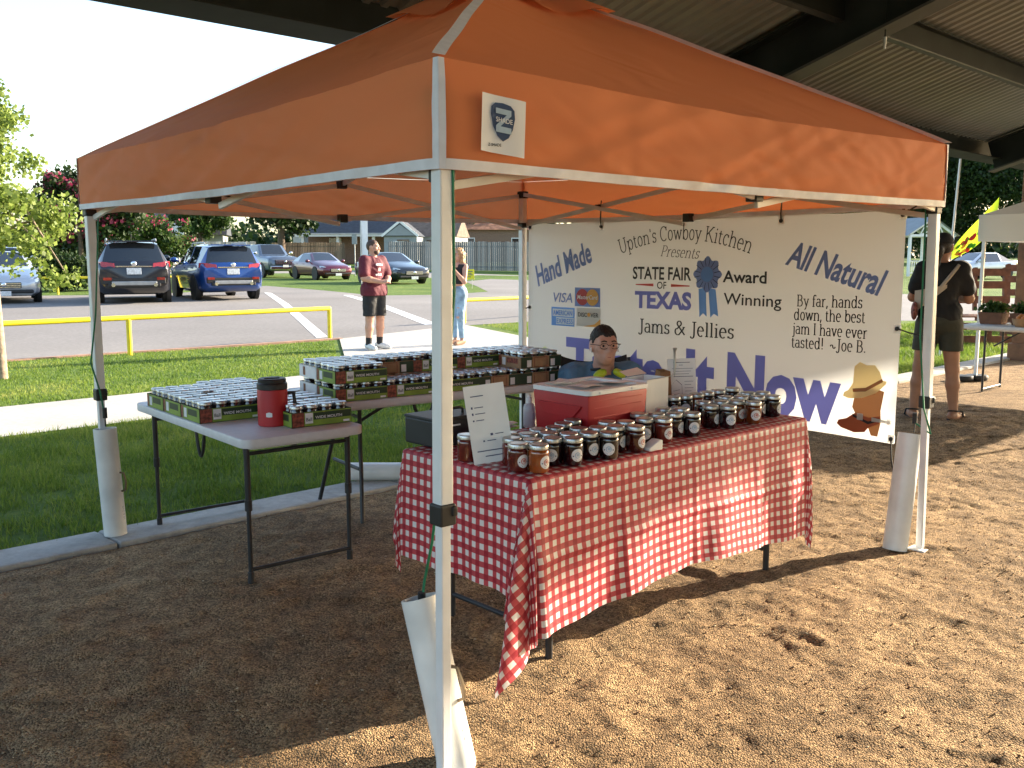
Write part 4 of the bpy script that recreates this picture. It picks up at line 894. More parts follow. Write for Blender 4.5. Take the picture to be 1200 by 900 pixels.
for i in range(5):
    put_tray(t2, xs(i), .02, zt, sty[i], f'{cols[i]} in the lower front row of the long table', f'{cols[i]} of lower front row', fill=i in (1, 2, 3))
    if i not in (1, 2, 3):       # support: the front jars of a covered tray still show
        T = Matrix.Translation(t2.location) @ Matrix.Rotation(A2, 4, 'Z') @ Matrix.Translation((xs(i), .02, zt))
        for q in range(4): copy_tree(jp, T @ Vector((.0425 + .075 * q, .043, .005)), 0, f'lidded jar, front edge, {NTH[q]} from left, under {cols[i]} tray of upper front row', 'canning jars in trays')
        for q in range(4): copy_tree(jp, T @ Vector((.0425 + .075 * q, .193, .005)), 0, f'lidded jar, rear edge, {NTH[q]} from left, under {cols[i]} tray of upper front row', 'canning jars in trays')
        put_tray(t2, xs(i), .02, z2, sty[i] if i else 'green', f'{cols[i]} place of the upper front row of the long table', f'{cols[i]} of upper front row', skew=R(random.uniform(-1, 1)))
    put_tray(t2, xs(i), .262, zt, 'white' if i == 0 else 'green', f'{cols[i]} in the lower rear row of the long table', fill=False)
    T = Matrix.Translation(t2.location) @ Matrix.Rotation(A2, 4, 'Z') @ Matrix.Translation((xs(i), .262, zt))
    for q in (0, 3):
        for y_ in (.043, .193): copy_tree(jp, T @ Vector((.0425 + .075 * q, y_, .005)), 0, f'lidded jar, {"left" if q == 0 else "right"} {"front" if y_ < .1 else "rear"} corner, under {cols[i]} tray of upper rear row', 'canning jars in trays')
    put_tray(t2, xs(i), .262, z2, ['white', 'kraft', 'green', 'green', 'kraft'][i], f'{cols[i]} in the upper rear row of the long table', f'{cols[i]} of upper rear row', miss=((1, 0),) if i == 2 else ())

# ------------------------------------------------------------------ things standing on the tables
M['jug_red'] = mat('red_plastic', (.40, .008, .014), .5, noise=(9, .08), bump=(90, .08, .002)); M['cooler_white'] = mat('cooler_lid', (.74, .75, .76), .45, noise=(9, .06)); M['paper'] = mat('paper', (.80, .80, .79), .7, noise=(12, .04)); M['black_box'] = mat('black_metal_box', (.022, .024, .028), .5, .2, noise=(9, .2), bump=(200, .1, .001))
jg = thing('drink_jug', 'red insulated drink jug with black lid on the short table', 'jug', at_z(318.5, 499, .70) + Vector((0, .03, .0005)), R(20))
b = MB(); b.lathe([(0, 0), (.066, 0), (.07, .004), (.0705, .165), (.068, .172)], 32); bd = b.build('jug_body', M['jug_red'], jg, smooth=40)
b = MB(); b.lathe([(.066, .172), (.071, .174), (.071, .198), (.065, .206), (.066, .219), (.061, .224), (0, .221)], 32); b.box((.0, .0, .221), (.07, .02, .012)); b.build('jug_lid', M['black'], jg, smooth=35)
b = MB(); b.pipe([(.066, 0, .15), (.098, 0, .15), (.104, 0, .1), (.098, 0, .05), (.066, 0, .05)], .009, 8); b.build('jug_handle', M['black'], jg, smooth=60)
b = MB(); 
def jl(a0, z, o=.0015): return ((.0705 + o) * math.cos(a0), (.0705 + o) * math.sin(a0), z)
for ac, w_ in ((R(-110), .2), (R(-190), .12), (R(-40), .12)):
    b.add([jl(ac - w_, .048), jl(ac, .046), jl(ac + w_, .048), jl(ac + w_, .066), jl(ac, .07), jl(ac - w_, .066)], [(0, 1, 2, 3, 4, 5)], 0)
b.build('jug_emblem', M['label_white'], bd, fix=False)
# cooler
co = thing('cooler', 'red cooler with white lid covered in papers on the gingham table', 'cooler', (.305, 3.74, .7435), AF)
b = MB(); b.add([(.012, .012, 0), (.368, .012, 0), (.368, .308, 0), (.012, .308, 0), (0, 0, .195), (.38, 0, .195), (.38, .32, .195), (0, .32, .195)], [(3, 2, 1, 0), (4, 5, 6, 7), (0, 1, 5, 4), (1, 2, 6, 5), (2, 3, 7, 6), (3, 0, 4, 7)])
body = b.build('cooler_body', M['jug_red'], co, smooth=30, bev=.012)
b = MB()
for z in (.06, .10, .14, .17): b.box((.19, .002 + (.195 - z) * .055, z), (.30, .004, .006))
b.build('body_rib', M['jug_red'], co, bev=.001, split=True)
b = MB(); b.add([(-.006, .03, .15), (-.006, .29, .15), (-.004, .24, .10), (-.004, .08, .10), (.004, .05, .15), (.004, .27, .15), (.006, .23, .105), (.006, .09, .105)], [(0, 1, 2, 3), (4, 7, 6, 5), (0, 4, 5, 1), (1, 5, 6, 2), (2, 6, 7, 3), (3, 7, 4, 0)]); b.build('grip', M['jug_red'], co, bev=.002)
b = MB(); out = rrect(-.006, -.006, .386, .326, .03); inn = rrect(.03, .03, .35, .29, .02); n = len(out)
v = [(x, y, .195) for x, y in out] + [(x, y, .214) for x, y in out] + [(x, y, .214) for x, y in inn] + [(x, y, .203) for x, y in inn]
b.add(v, [(i, (i + 1) % n, n + (i + 1) % n, n + i) for i in range(n)] + [(n + i, n + (i + 1) % n, 2 * n + (i + 1) % n, 2 * n + i) for i in range(n)] + [(2 * n + i, 2 * n + (i + 1) % n, 3 * n + (i + 1) % n, 3 * n + i) for i in range(n)] + [tuple(range(3 * n, 4 * n)), tuple(range(n - 1, -1, -1))])
for x in (.09, .29): b.box((x, -.008, .204), (.06, .006, .010))
b.build('cooler_lid', M['cooler_white'], co, smooth=35)
def page(name, label, T, w, h, lines, cat='paper', thick=.0012, curl=.004, extra=None, grp=None):
    t = thing(name, label, cat, T.translation, 0, grp); Rm = T.to_3x3().to_4x4()
    b = MB(); b.grid(lambda s, q: tuple(Rm @ Vector((w * s, curl * math.sin(3.14 * s) * q, h * q))), 6, 6); b.grid(lambda s, q: tuple(Rm @ Vector((w * s, thick + curl * math.sin(3.14 * s) * q, h * q))), 6, 6); f = lambda x, z: tuple(Rm @ Vector((w * x, curl * math.sin(3.14 * x) * z - .0015, h * z)))
    for x0, z0, x1, th in lines: b.add([f(x0, z0), f(x1, z0), f(x1, z0 + th), f(x0, z0 + th)], [(0, 1, 2, 3)], 1)
    if extra: extra(b, f)
    b.build('sheet', [M['paper'], M['label_ink']], t, smooth=60, fix=False)
    return t
for k, (x, y, r_) in enumerate(((.08, .09, 8), (.19, .12, -14), (.10, .20, 22))):
    o = thing('paper_sheet', ['white paper lying at the front left on the cooler lid', 'white paper lying across the right of the cooler lid', 'white paper lying at the back of the cooler lid'][k], 'paper', co.location + Matrix.Rotation(AF, 3, 'Z') @ Vector((x, y, .206 + .002 * k)), AF + R(r_), 'papers on the cooler')
    b = MB(); b.grid(lambda s, q, k=k: (.16 * s, .11 * q, .004 * math.sin(5 * s + k) + .004 * math.sin(4 * q + k) + .006), 8, 6); b.build('sheet', M['paper'], o, smooth=60, fix=False)
def frame(px, py, z, az, lean):
    return Matrix.Translation(at_z(px, py, z)) @ Matrix.Rotation(az, 4, 'Z') @ Matrix.Rotation(-lean, 4, 'X')
ln = [(.12, .86 - .07 * k, .12 + (.55 if k else .3) * (1 - .12 * (k % 3)), .012) for k in range(4)] + [(.1, .42 - .06 * k, .5 + .1 * (k % 2), .01) for k in range(2)]
page('sign', 'white hand-lettered sign propped up beside the black box', frame(556, 545, .745, R(14), R(12)) @ Matrix.Rotation(R(-6), 4, 'Y'), .152, .285, [(.14, .855, .46, .012), (.12, .70, .16, .03), (.2, .71, .42, .01), (.12, .62, .16, .03), (.2, .63, .45, .01), (.12, .54, .16, .02), (.2, .545, .4, .01), (.5, .34, .56, .03), (.62, .35, .82, .01), (.3, .27, .34, .02), (.4, .275, .62, .01), (.12, .15, .86, .012), (.3, .08, .9, .012)], 'sign', .004, .002)
m_lines = [(.2, .90, .8, .012), (.4, .84, .55, .01)] + [(.15 + .05 * (k % 2), .76 - .062 * k, .9 - .07 * (k % 3), .008 + .004 * (k == 3)) for k in range(4)] + [(.58, .46 - .075 * k, .9 - .08 * (k % 2), .008) for k in range(6)]
def house(b, f):
    for (x0, z0), (x1, z1) in (((.1, .1), (.1, .38)), ((.1, .38), (.28, .5)), ((.28, .5), (.48, .38)), ((.48, .38), (.48, .1)), ((.16, .24), (.4, .27)), ((.18, .16), (.38, .18))):
        b.add([f(x0, z0), f(x1, z1), f(x1 + .008, z1 + .008), f(x0 + .008, z0 + .008)], [(0, 1, 2, 3)], 1)
ms = page('menu_board', 'white handwritten menu sheet with a house sketch, held up by a metal clip', frame(784, 471, .7435, R(13), R(9)), .155, .225, m_lines, 'sign', .004, .002, house)
b = MB(); b.lathe([(.006, .20), (.006, .245), (.0075, .26), (.012, .275), (.012, .279), (0, .279)], 12, T=Matrix.Translation((.03, .035, 0))); b.lathe([(.03, 0), (.03, .006), (.006, .012), (.006, .2)], 12, T=Matrix.Translation((.03, .035, 0))); b.build('clip_stand', M['lid'], ms, smooth=40)
ca = thing('card_holder', 'small white wedge-shaped card holder among the jars on the table edge', 'card holder', at_z(764, 527, ZJ) + Vector((0, 0, .0005)), AF + R(-8))
b = MB(); b.prism([(0, 0), (.07, 0), (.07, .038), (.055, .04), (0, .012)], -.024, .024, T=Matrix(((1, 0, 0, -.035), (0, 0, -1, 0), (0, 1, 0, 0), (0, 0, 0, 1)))); b.build('holder', M['paper'], ca, bev=.003)
bt = thing('bottle', 'clear pump bottle of hand sanitiser standing left of the red cooler', 'bottle', at_z(620, 501, ZJ) + Vector((0, .02, 0)))
M['clear'] = mat('clear_plastic', (.62, .64, .70), .1, noise=None, coat=.6, trans=.4)
b = MB(); b.lathe([(0, 0), (.024, 0), (.027, .004), (.027, .085), (.022, .1), (.012, .108)], 20); b.build('bottle_body', M['clear'], bt, smooth=50)
b = MB(); b.lathe([(.013, .107), (.013, .13), (.008, .132), (.008, .142), (0, .143)], 14); b.build('cap', M['cooler_white'], bt, smooth=40)
b = MB(); b.box((.022, -.0165, .05), (.02, .001, .03), rz=R(45)); b.build('bottle_label', M['steelblue'], bt)
kx = thing('cash_box', 'black metal box with a top handle at the left end of the gingham table', 'box', (-.30, 3.64, .7435), AF)
b = MB(); b.box((.13, .10, .055), (.26, .2, .108)); b.build('box_body', M['black_box'], kx, bev=.008)
b = MB(); b.box((.13, .10, .112), (.264, .204, .012)); lid_ = b.build('box_lid', M['black_box'], kx, bev=.004)
b = MB(); b.pipe([(.09, .06, .116), (.09, .06, .135), (.105, .06, .142), (.175, .06, .142), (.19, .06, .135), (.19, .06, .116)], .006, 8); b.build('box_handle', M['black'], lid_, smooth=50)
b = MB(); b.box((.10, -.002, .085), (.05, .004, .006)); b.build('latch', M['cooler_white'], kx)
nap = thing('napkins', 'loose white napkins on the table between the sign and the cooler', 'napkins', at_z(592, 503, ZJ), AF)
b = MB(); b.grid(lambda s, q: (.18 * s - .09, .1 * q, .004 + .006 * math.sin(6 * s) * q), 8, 5); b.grid(lambda s, q: (.12 * s - .02, .11 * q + .02, .013 + .004 * math.sin(5 * q)), 6, 5); b.build('napkin', M['paper'], nap, smooth=60, fix=False)
cb = thing('cardboard_box', 'white open cardboard box behind the red cooler', 'box', (.60, 4.19, .7435), AF + R(5))
b = MB()
for c, s in (((.09, 0, .1), (.18, .004, .2)), ((.09, .13, .1), (.18, .004, .2)), ((0, .065, .1), (.004, .126, .2)), ((.18, .065, .1), (.004, .126, .2)), ((.09, .065, .003), (.17, .12, .004))): b.box(c, s)
b.build('box_walls', M['paper'], cb)
b = MB(); b.add([(0, .0, .2), (.18, .0, .2), (.17, -.05, .215), (.01, -.05, .215)], [(0, 1, 2, 3)]); b.add([(0.04, .13, .2035), (.2, .13, .2035), (.22, .2, .225), (.06, .19, .22)], [(0, 1, 2, 3)]); b.build('flap', M['paper'], cb, fix=False, split=True)
M['bag_paper'] = mat('brown_paper', (.24, .125, .055), .8, noise=(15, .2))
bg_ = thing('paper_bag', 'brown paper bag standing between the white box and the menu board', 'bag', at_z(776, 474, ZJ) + Vector((0.0, .03, 0)), AF)
b = MB(); b.add([(-.05, -.03, 0), (.05, -.03, 0), (.05, .03, 0), (-.05, .03, 0), (-.035, -.018, .17), (.045, -.02, .165), (.04, .02, .175), (-.03, .016, .18)], [(3, 2, 1, 0), (0, 1, 5, 4), (1, 2, 6, 5), (2, 3, 7, 6), (3, 0, 4, 7)]); b.build('bag_sides', M['bag_paper'], bg_, fix=False)
dg = thing('duffel_bag', 'dark brown bag lying on the gravel behind the gingham table', 'bag', (.12, 5.05, 0), R(20))
M['bag_dark'] = mat('brown_fabric', (.05, .026, .018), .9, noise=(14, .4), bump=(30, .7, .02))
b = MB(); b.ball((0, 0, .25), 1, 20, sc=(.24, .15, .255)); b.build('bag_body', M['bag_dark'], dg, smooth=80); b = MB(); b.pipe([(-.12, 0, .44), (-.08, 0, .56), (.08, 0, .57), (.12, 0, .44)], .012, 8); b.build('bag_strap', M['black'], dg, smooth=60)

# ------------------------------------------------------------------ people: smooth blended bodies, surfaced on a fine grid
def C3(a, b, r1, r2=None): return ('c', np.array(a, float), np.array(b, float), r1, r1 if r2 is None else r2)
def E3(c, r, yaw=0): return ('e', np.array(c, float), np.array(r, float), yaw)
def sdf_mesh(prims, vox=.009, k=.03, cut=(), grow=0):
    lo = np.full(3, 9.); hi = -lo
    for p in prims:
        if p[0] == 'c': m_ = max(p[3], p[4]); lo = np.minimum(lo, np.minimum(p[1], p[2]) - m_); hi = np.maximum(hi, np.maximum(p[1], p[2]) + m_)
        else: lo = np.minimum(lo, p[1] - p[2].max()); hi = np.maximum(hi, p[1] + p[2].max())
    lo -= grow + 4 * vox + k * .5; hi += grow + 4 * vox + k * .5; n = np.ceil((hi - lo) / vox).astype(int)
    ax = [lo[i] + vox * np.arange(n[i]) for i in range(3)]; D = np.full(n, .5, np.float32)
    for p in prims:
        if p[0] == 'c': m_ = max(p[3], p[4]); a0, a1 = np.minimum(p[1], p[2]) - m_, np.maximum(p[1], p[2]) + m_
        else: a0, a1 = p[1] - p[2].max(), p[1] + p[2].max()
        i0 = np.clip(((a0 - lo - grow - k - 3 * vox) / vox).astype(int), 0, n); i1 = np.clip(((a1 - lo + grow + k + 3 * vox) / vox).astype(int) + 1, 0, n)
        sl = tuple(slice(i0[i], i1[i]) for i in range(3)); P = np.stack(np.meshgrid(*[ax[i][sl[i]] for i in range(3)], indexing='ij'), -1)
        if p[0] == 'c':
            ab = p[2] - p[1]; t = np.clip(((P - p[1]) @ ab) / max(ab @ ab, 1e-9), 0, 1); d = np.linalg.norm(P - p[1] - t[..., None] * ab, axis=-1) - (p[3] + (p[4] - p[3]) * t)
        else:
            q = P - p[1]
            if p[3]: c_, s_ = math.cos(-p[3]), math.sin(-p[3]); q = np.stack([q[..., 0] * c_ - q[..., 1] * s_, q[..., 0] * s_ + q[..., 1] * c_, q[..., 2]], -1)
            k0 = np.linalg.norm(q / p[2], axis=-1); k1 = np.linalg.norm(q / p[2] ** 2, axis=-1); d = k0 * (k0 - 1) / np.maximum(k1, 1e-6)
        d = d - grow; A = D[sl]; h = np.maximum(k - np.abs(A - d), 0) / k; D[sl] = np.minimum(A, d) - h * h * k / 4
    if cut:
        P = np.meshgrid(*ax, indexing='ij')
        for f in cut: D = np.maximum(D, f(*P))
    S = D < 0; acc = np.zeros(tuple(n - 1) + (3,), np.float32); cnt = np.zeros(tuple(n - 1), np.float32)
    cor = [(i, j, l) for i in (0, 1) for j in (0, 1) for l in (0, 1)]
    cs = lambda o, M_: M_[o[0]:o[0] + n[0] - 1, o[1]:o[1] + n[1] - 1, o[2]:o[2] + n[2] - 1]
    for a in cor:
        for x in range(3):
            if a[x]: continue
            b = list(a); b[x] = 1; da, db = cs(a, D), cs(b, D); m_ = (da < 0) != (db < 0); t = np.where(m_, da / np.where(m_, da - db, 1), 0)
            for y in range(3): acc[..., y] += np.where(m_, a[y] + (t if y == x else 0), 0)
            cnt += m_
    act = cnt > 0; ids = np.full(act.shape, -1, np.int64); ids[act] = np.arange(act.sum())
    V = (np.argwhere(act) + acc[act] / cnt[act][:, None]) * vox + lo; F = []
    for x in range(3):
        y, z = (x + 1) % 3, (x + 2) % 3; sh = [slice(1, n[i] - 1) for i in range(3)]; s2 = list(sh); sh[x] = slice(0, n[x] - 1); s2[x] = slice(1, n[x])
        e = S[tuple(sh)] != S[tuple(s2)]; q = np.argwhere(e); q[:, y] += 1; q[:, z] += 1
        if not len(q): continue
        ins = S[tuple(q.T)]; g = lambda dy, dz: ids[tuple((q - np.eye(3, dtype=int)[y] * dy - np.eye(3, dtype=int)[z] * dz).T)]
        quad = np.stack([g(1, 1), g(0, 1), g(0, 0), g(1, 0)], -1); quad[~ins] = quad[~ins][:, ::-1]; F.append(quad)
    F = np.concatenate(F); F = F[(F >= 0).all(1)]; return V, F
def sdf_obj(name, m, parent, prims, rough=0, freq=14, **k):
    V, F = sdf_mesh(prims, **k)
    if rough:                                              # creases and tousles in the real surface
        c = V.mean(0); d = V - c; d[:, 2] *= .25; d /= np.linalg.norm(d, axis=1)[:, None] + 1e-6; a_ = np.arctan2(d[:, 1], d[:, 0])
        V = V + d * (rough * (vnoise(a_ * freq * .16 + V[:, 2] * freq * .9 + 9, V[:, 2] * freq - a_ * freq * .07 + 40, 71) + .5 * vnoise(a_ * freq * .4 + 19, V[:, 2] * freq * 2.2 + a_ * 3 + 40, 72) - .75))[:, None]
    return raw_mesh(name, V, F, m, parent, smooth=True)
def skin_mat(n, c): return mat(n, c, .5, noise=(14, .08), spec=.4)
M['skin'] = skin_mat('skin', (.50, .27, .19)); M['skin_tan'] = skin_mat('skin_tan', (.42, .21, .13)); M['skin_pale'] = skin_mat('skin_pale', (.52, .30, .23))
M['hair_dark'] = mat('hair_dark', (.014, .010, .009), .6, noise=(60, .5), bump=(90, .5, .01)); M['hair_brown'] = mat('hair_brown', (.06, .028, .014), .6, noise=(60, .5), bump=(90, .5, .01)); M['hair_blond'] = mat('hair_blond', (.42, .22, .09), .5, noise=(40, .5), bump=(60, .6, .02))
M['eye'] = mat('eye', (.03, .02, .018), .2, noise=None); M['lip'] = mat('lip', (.36, .13, .11), .5, noise=None)
V3 = lambda *a: np.array(a, float)
def hand(wr, d, side, curl=.5, up=(0, 0, 1)):
    """palm, four unequal bent fingers and a thumb from the wrist along d"""
    d = V3(*d); d /= np.linalg.norm(d); up = V3(*up); s = np.cross(d, up); s /= np.linalg.norm(s); n_ = np.cross(s, d); o = [C3(wr, wr + d * .05, .026, .03), E3(wr + d * .055, (.04, .04, .04))]
    o = [C3(wr, wr + d * .03, .025, .026), C3(wr + d * .04 + s * .018, wr + d * .082 + s * .028, .017), C3(wr + d * .04 - s * .018, wr + d * .08 - s * .028, .016), C3(wr + d * .03, wr + d * .08, .019)]
    for k, l in enumerate((.066, .076, .072, .056)):
        b = wr + d * .083 + s * (.03 - .02 * k); m_ = b + d * l * .5 * (1 - .2 * curl) - n_ * l * .42 * curl; e = m_ + d * l * .5 * (1 - 1.6 * curl) - n_ * l * .5 * curl
        o += [C3(b, m_, .0092, .0088), C3(m_, e, .0088, .0075)]
    t = wr + d * .03 + s * .026 * side; m_ = t + d * .028 + s * .024 * side - n_ * .012; o += [C3(t, m_, .0125, .0105), C3(m_, m_ + d * .03 - n_ * .012, .0105, .0085)]
    return o
def head_prims(c, yaw=0, w=1.0, fem=0):
    c = V3(*c); cs, sn = math.cos(yaw), math.sin(yaw); q = lambda x, y, z: c + V3(x * cs - y * sn, x * sn + y * cs, z)
    j = .052 - .008 * fem
    o = [E3(q(0, .012, .018), (.076 * w, .094, .098), yaw), E3(q(0, -.022, -.052), (.060 * w, .066, .064), yaw), E3(q(0, -.045, -.085), (.03 * w, .032, .024), yaw),
         C3(q(0, -.088, .012), q(0, -.104, -.026), .010, .015), C3(q(-.016, -.086, -.03), q(.016, -.086, -.03), .009), C3(q(-.04, -.070, .027), q(.04, -.070, .027), .015),
         C3(q(-.018, -.082, -.058), q(.018, -.082, -.058), .010), C3(q(-.015, -.08, -.071), q(.015, -.08, -.071), .009), C3(q(-.05 * w, -.05, -.015), q(-.042 * w, -.062, -.02), .017), C3(q(.05 * w, -.05, -.015), q(.042 * w, -.062, -.02), .017)]
    for s in (-1, 1): o += [E3(q(s * .079 * w, .012, -.005), (.012, .02, .032), yaw)]
    return o, q
def face_parts(p, q, eye=M['eye']):
    b = MB()
    for s in (-1, 1): b.ball(q(s * .031, -.0775, .004), .0072, 10)
    b.build('eye', [eye], p, smooth=80, split=True)
    b = MB()
    for s in (-1, 1): b.pipe([q(s * .015, -.092, .03), q(s * .032, -.0895, .034), q(s * .047, -.078, .028)], .0045, 6)
    b.build('eyebrow', [M['hair_brown']], p, smooth=80, split=True)
    b = MB(); b.pipe([q(-.022, -.083, -.064), q(-.008, -.0935, -.0625), q(.008, -.0935, -.0625), q(.022, -.083, -.064)], .0042, 6); b.build('mouth', [M['lip']], p, smooth=80)
def mid(a, b, t): return V3(*a) + (V3(*b) - V3(*a)) * t
def torso(J, g=1.0, fem=0):
    c, p = V3(*J['chest']), V3(*J['pelvis']); y = J.get('yaw', 0); m_ = (c + p) / 2
    o = [E3(c + V3(0, 0, .02), (.165 * g, .115 * g, .19), y), E3(m_, (.145 * g * (1 - .12 * fem), .112 * g, .17), y), E3(p, (.158 * g, .118 * g, .13), y), C3(mid(J['shl'], J['shr'], .08), mid(J['shl'], J['shr'], .92), .062 * g ** .5)]
    if fem: o += [E3(c + V3(s * .07 * math.cos(y) + .07 * math.sin(y), s * .07 * math.sin(y) - .07 * math.cos(y), -.01), (.06, .06, .06)) for s in (-1, 1)]
    return o
def limbs(J, g=1.0, hands=True, curl=.4):
    o = []
    for s in 'lr':
        if 'el' + s in J:
            o += [C3(J['sh' + s], J['el' + s], .054 * g, .043 * g), C3(J['el' + s], mid(J['el' + s], J['wr' + s], .3), .043 * g, .044 * g), C3(mid(J['el' + s], J['wr' + s], .3), J['wr' + s], .044 * g, .027 * g)]
            if hands: o += hand(V3(*J['wr' + s]), J.get('hd' + s, V3(*J['wr' + s]) - V3(*J['el' + s])), 1 if s == 'l' else -1, J.get('curl', curl), J.get('up' + s, (0, 0, 1)))
        kn, an, hp = V3(*J['kn' + s]), V3(*J['an' + s]), V3(*J['hp' + s])
        o += [C3(hp, kn, .092 * g, .058 * g), C3(kn, mid(kn, an, .35), .056 * g, .058 * g), C3(mid(kn, an, .35), an, .058 * g, .036 * g)]
        f = V3(*J['to' + s]); o += [C3(an - V3(0, 0, .03), f, .04, .03), C3(an - V3(0, 0, .035) - (f - an) * .25, an - V3(0, 0, .04), .033)]
    return o
def shoes(p, J, m, top=.095, low=.004):
    for s in 'lr':
        an, f = V3(*J['an' + s]), V3(*J['to' + s])
        sdf_obj('shoe', m, p, [C3(an - V3(0, 0, .03) - (f - an) * .2, f + (f - an) * .06, .049, .04)], k=.02, vox=.008, cut=[lambda x, y, z, t=top + an[2] - .08: z - t, lambda x, y, z: low - z])
def person(label, loc, rz): return thing('person', label, 'person', loc, rz)

def hairline(hz_, hc_, fd_, front=.058):
    def f(x, y, z):
        fx, fy = x - hc_[0], y - hc_[1]; a_ = np.degrees(np.abs(np.arctan2(fx * -fd_[1] + fy * fd_[0], fx * fd_[0] + fy * fd_[1])))
        return hz_ + np.interp(a_, [0, 35, 58, 70, 84, 92, 112, 180], [front, front + .006, front - .016, .012, -.035, -.03, -.028, -.075]) + .006 * (vnoise(a_ * .13 + 3, z * 60, 5) - .5) - z
    return f
# --- man in maroon
p = person('bearded man standing on the path in maroon t-shirt and black shorts, hands clasped', (-2.2, 15.13, .016), R(52))
J = dict(head=(0, 0, 1.62), chest=(0, 0, 1.27), pelvis=(0, 0, .95), shl=(.19, .01, 1.41), shr=(-.19, .01, 1.41), ell=(.255, -.05, 1.14), elr=(-.255, -.05, 1.14), wrl=(.07, -.26, 1.10), wrr=(-.06, -.25, 1.08), hdl=(-.9, -.3, .0), hdr=(.9, -.35, .05), hpl=(.095, 0, .90), hpr=(-.095, 0, .90), knl=(.115, -.01, .50), knr=(-.115, -.01, .50), anl=(.12, .02, .085), anr=(-.12, .02, .085), tol=(.17, -.14, .035), tor=(-.15, -.14, .035))
hp_, q = head_prims(J['head'], R(28))
sdf_obj('body', M['skin'], p, hp_ + [C3((0, .01, 1.42), (0, 0, 1.58), .062, .058)] + torso(J, 1.1) + limbs(J, 1.15), k=.022, vox=.0085)
face_parts(p, q)
M['maroon'] = mat('maroon_cotton', (.10, .008, .02), .8, noise=(5, .15), bump=(9, .5, .03)); M['black_cotton'] = mat('black_cotton', (.012, .012, .014), .8, noise=(6, .2), bump=(9, .5, .03)); M['shoe_white'] = mat('white_shoe', (.6, .6, .58), .6, noise=(12, .1))
sh_ = sdf_obj('shirt', M['maroon'], p, rough=.016, freq=11, prims= torso(J, 1.14) + [C3(J['shl'], mid(J['shl'], J['ell'], .72), .078, .082), C3(J['shr'], mid(J['shr'], J['elr'], .72), .078, .082), C3((.075, 0, .97), (-.075, 0, .97), .15), C3((.07, 0, .88), (-.07, 0, .88), .152)], k=.05, vox=.009, grow=.006, cut=[lambda x, y, z: .065 - np.sqrt(x * x + (y + .0) ** 2 + ((z - 1.50) * .6) ** 2), lambda x, y, z: .86 - z])
sdf_obj('shorts', M['black_cotton'], p, rough=.012, freq=12, prims= [E3(J['pelvis'], (.185, .145, .14)), C3(J['hpl'], mid(J['hpl'], J['knl'], .86), .118, .105), C3(J['hpr'], mid(J['hpr'], J['knr'], .86), .118, .105)], k=.05, vox=.009, cut=[lambda x, y, z: .54 - z])
for s in 'lr': sdf_obj('sock', M['black_cotton'], p, [C3(mid(J['kn' + s], J['an' + s], .62), J['an' + s], .054, .047)], vox=.008)
shoes(p, J, M['shoe_white'])
hc = q(0, .012, .018); fd = q(0, -1, 0) - V3(*J['head'])
sdf_obj('hair', M['hair_brown'], p, [E3(q(0, .014, .024), (.081, .099, .101), R(28))], vox=.007, rough=.006, freq=70, cut=[hairline(J['head'][2], hc, fd)])
sdf_obj('beard', M['hair_brown'], p, [E3(q(0, -.024, -.062), (.061, .066, .058), R(28)), E3(q(0, -.045, -.09), (.036, .038, .028), R(28))], vox=.007, cut=[lambda x, y, z: z - (J['head'][2] - .045) , lambda x, y, z: .018 - np.sqrt((x - q(0, -.09, -.06)[0]) ** 2 + (y - q(0, -.09, -.06)[1]) ** 2 + (z - q(0, -.09, -.063)[2]) ** 2)])
from mathutils.bvhtree import BVHTree
def decal(name, m, obj, parent, quads, origin_y=-1):
    """flat marks laid onto the front of a garment"""
    me = obj.data; bv = BVHTree.FromPolygons([v.co for v in me.vertices], [pp.vertices for pp in me.polygons]); b = MB()
    for x0, z0, x1, z1 in quads:
        nx = 6
        def pt(s, t):
            h = bv.ray_cast(Vector((x0 + (x1 - x0) * s, origin_y, z0 + (z1 - z0) * t)), Vector((0, -origin_y, 0)))[0]; return tuple(h + Vector((0, origin_y * .004, 0))) if h else (0, 0, -1)
        b.grid(pt, nx, 2)
    return b.build(name, m, parent, smooth=60, fix=False, split=True)
decal('shirt_print', M['label_white'], sh_, p, [(-.07, 1.335, -.045, 1.365), (-.04, 1.34, -.02, 1.37), (-.015, 1.342, .01, 1.365), (.015, 1.34, .04, 1.37), (.045, 1.335, .07, 1.36), (-.02, 1.25, .022, 1.30), (-.07, 1.18, -.05, 1.205), (-.045, 1.18, -.02, 1.21), (-.015, 1.18, .015, 1.205), (.02, 1.18, .05, 1.21)])

# --- woman with a drink
p = person('young woman with long blond hair, black crop top and ripped jeans, raising a drink', (-.90, 15.95, .016), R(-42))
J = dict(head=(0, 0, 1.50), chest=(0, 0, 1.18), pelvis=(0, 0, .89), shl=(.155, .01, 1.31), shr=(-.155, .01, 1.31), ell=(.20, -.06, 1.06), elr=(-.19, -.06, 1.05), wrl=(.10, -.21, 1.27), wrr=(-.02, -.22, .99), hdl=(-.3, -.5, .55), hdr=(.8, -.3, -.1), hpl=(.08, 0, .84), hpr=(-.08, 0, .84), knl=(.075, -.03, .47), knr=(-.085, 0, .47), anl=(.07, .01, .08), anr=(-.10, .02, .08), tol=(.08, -.14, .03), tor=(-.12, -.12, .03))
hp_, q = head_prims(J['head'], R(-5), .95, 1)
sdf_obj('body', M['skin'], p, hp_ + [C3((0, .01, 1.32), (0, 0, 1.46), .048, .046)] + torso(J, .84, 1) + limbs(J, .86), k=.02, vox=.0085); face_parts(p, q)
sdf_obj('crop_top', M['black_cotton'], p, torso(J, .87, 1), k=.03, vox=.0085, grow=.005, cut=[lambda x, y, z: z - 1.30 - .05 * np.sign(.0 + (np.abs(x) > .06)) , lambda x, y, z: 1.02 - z])
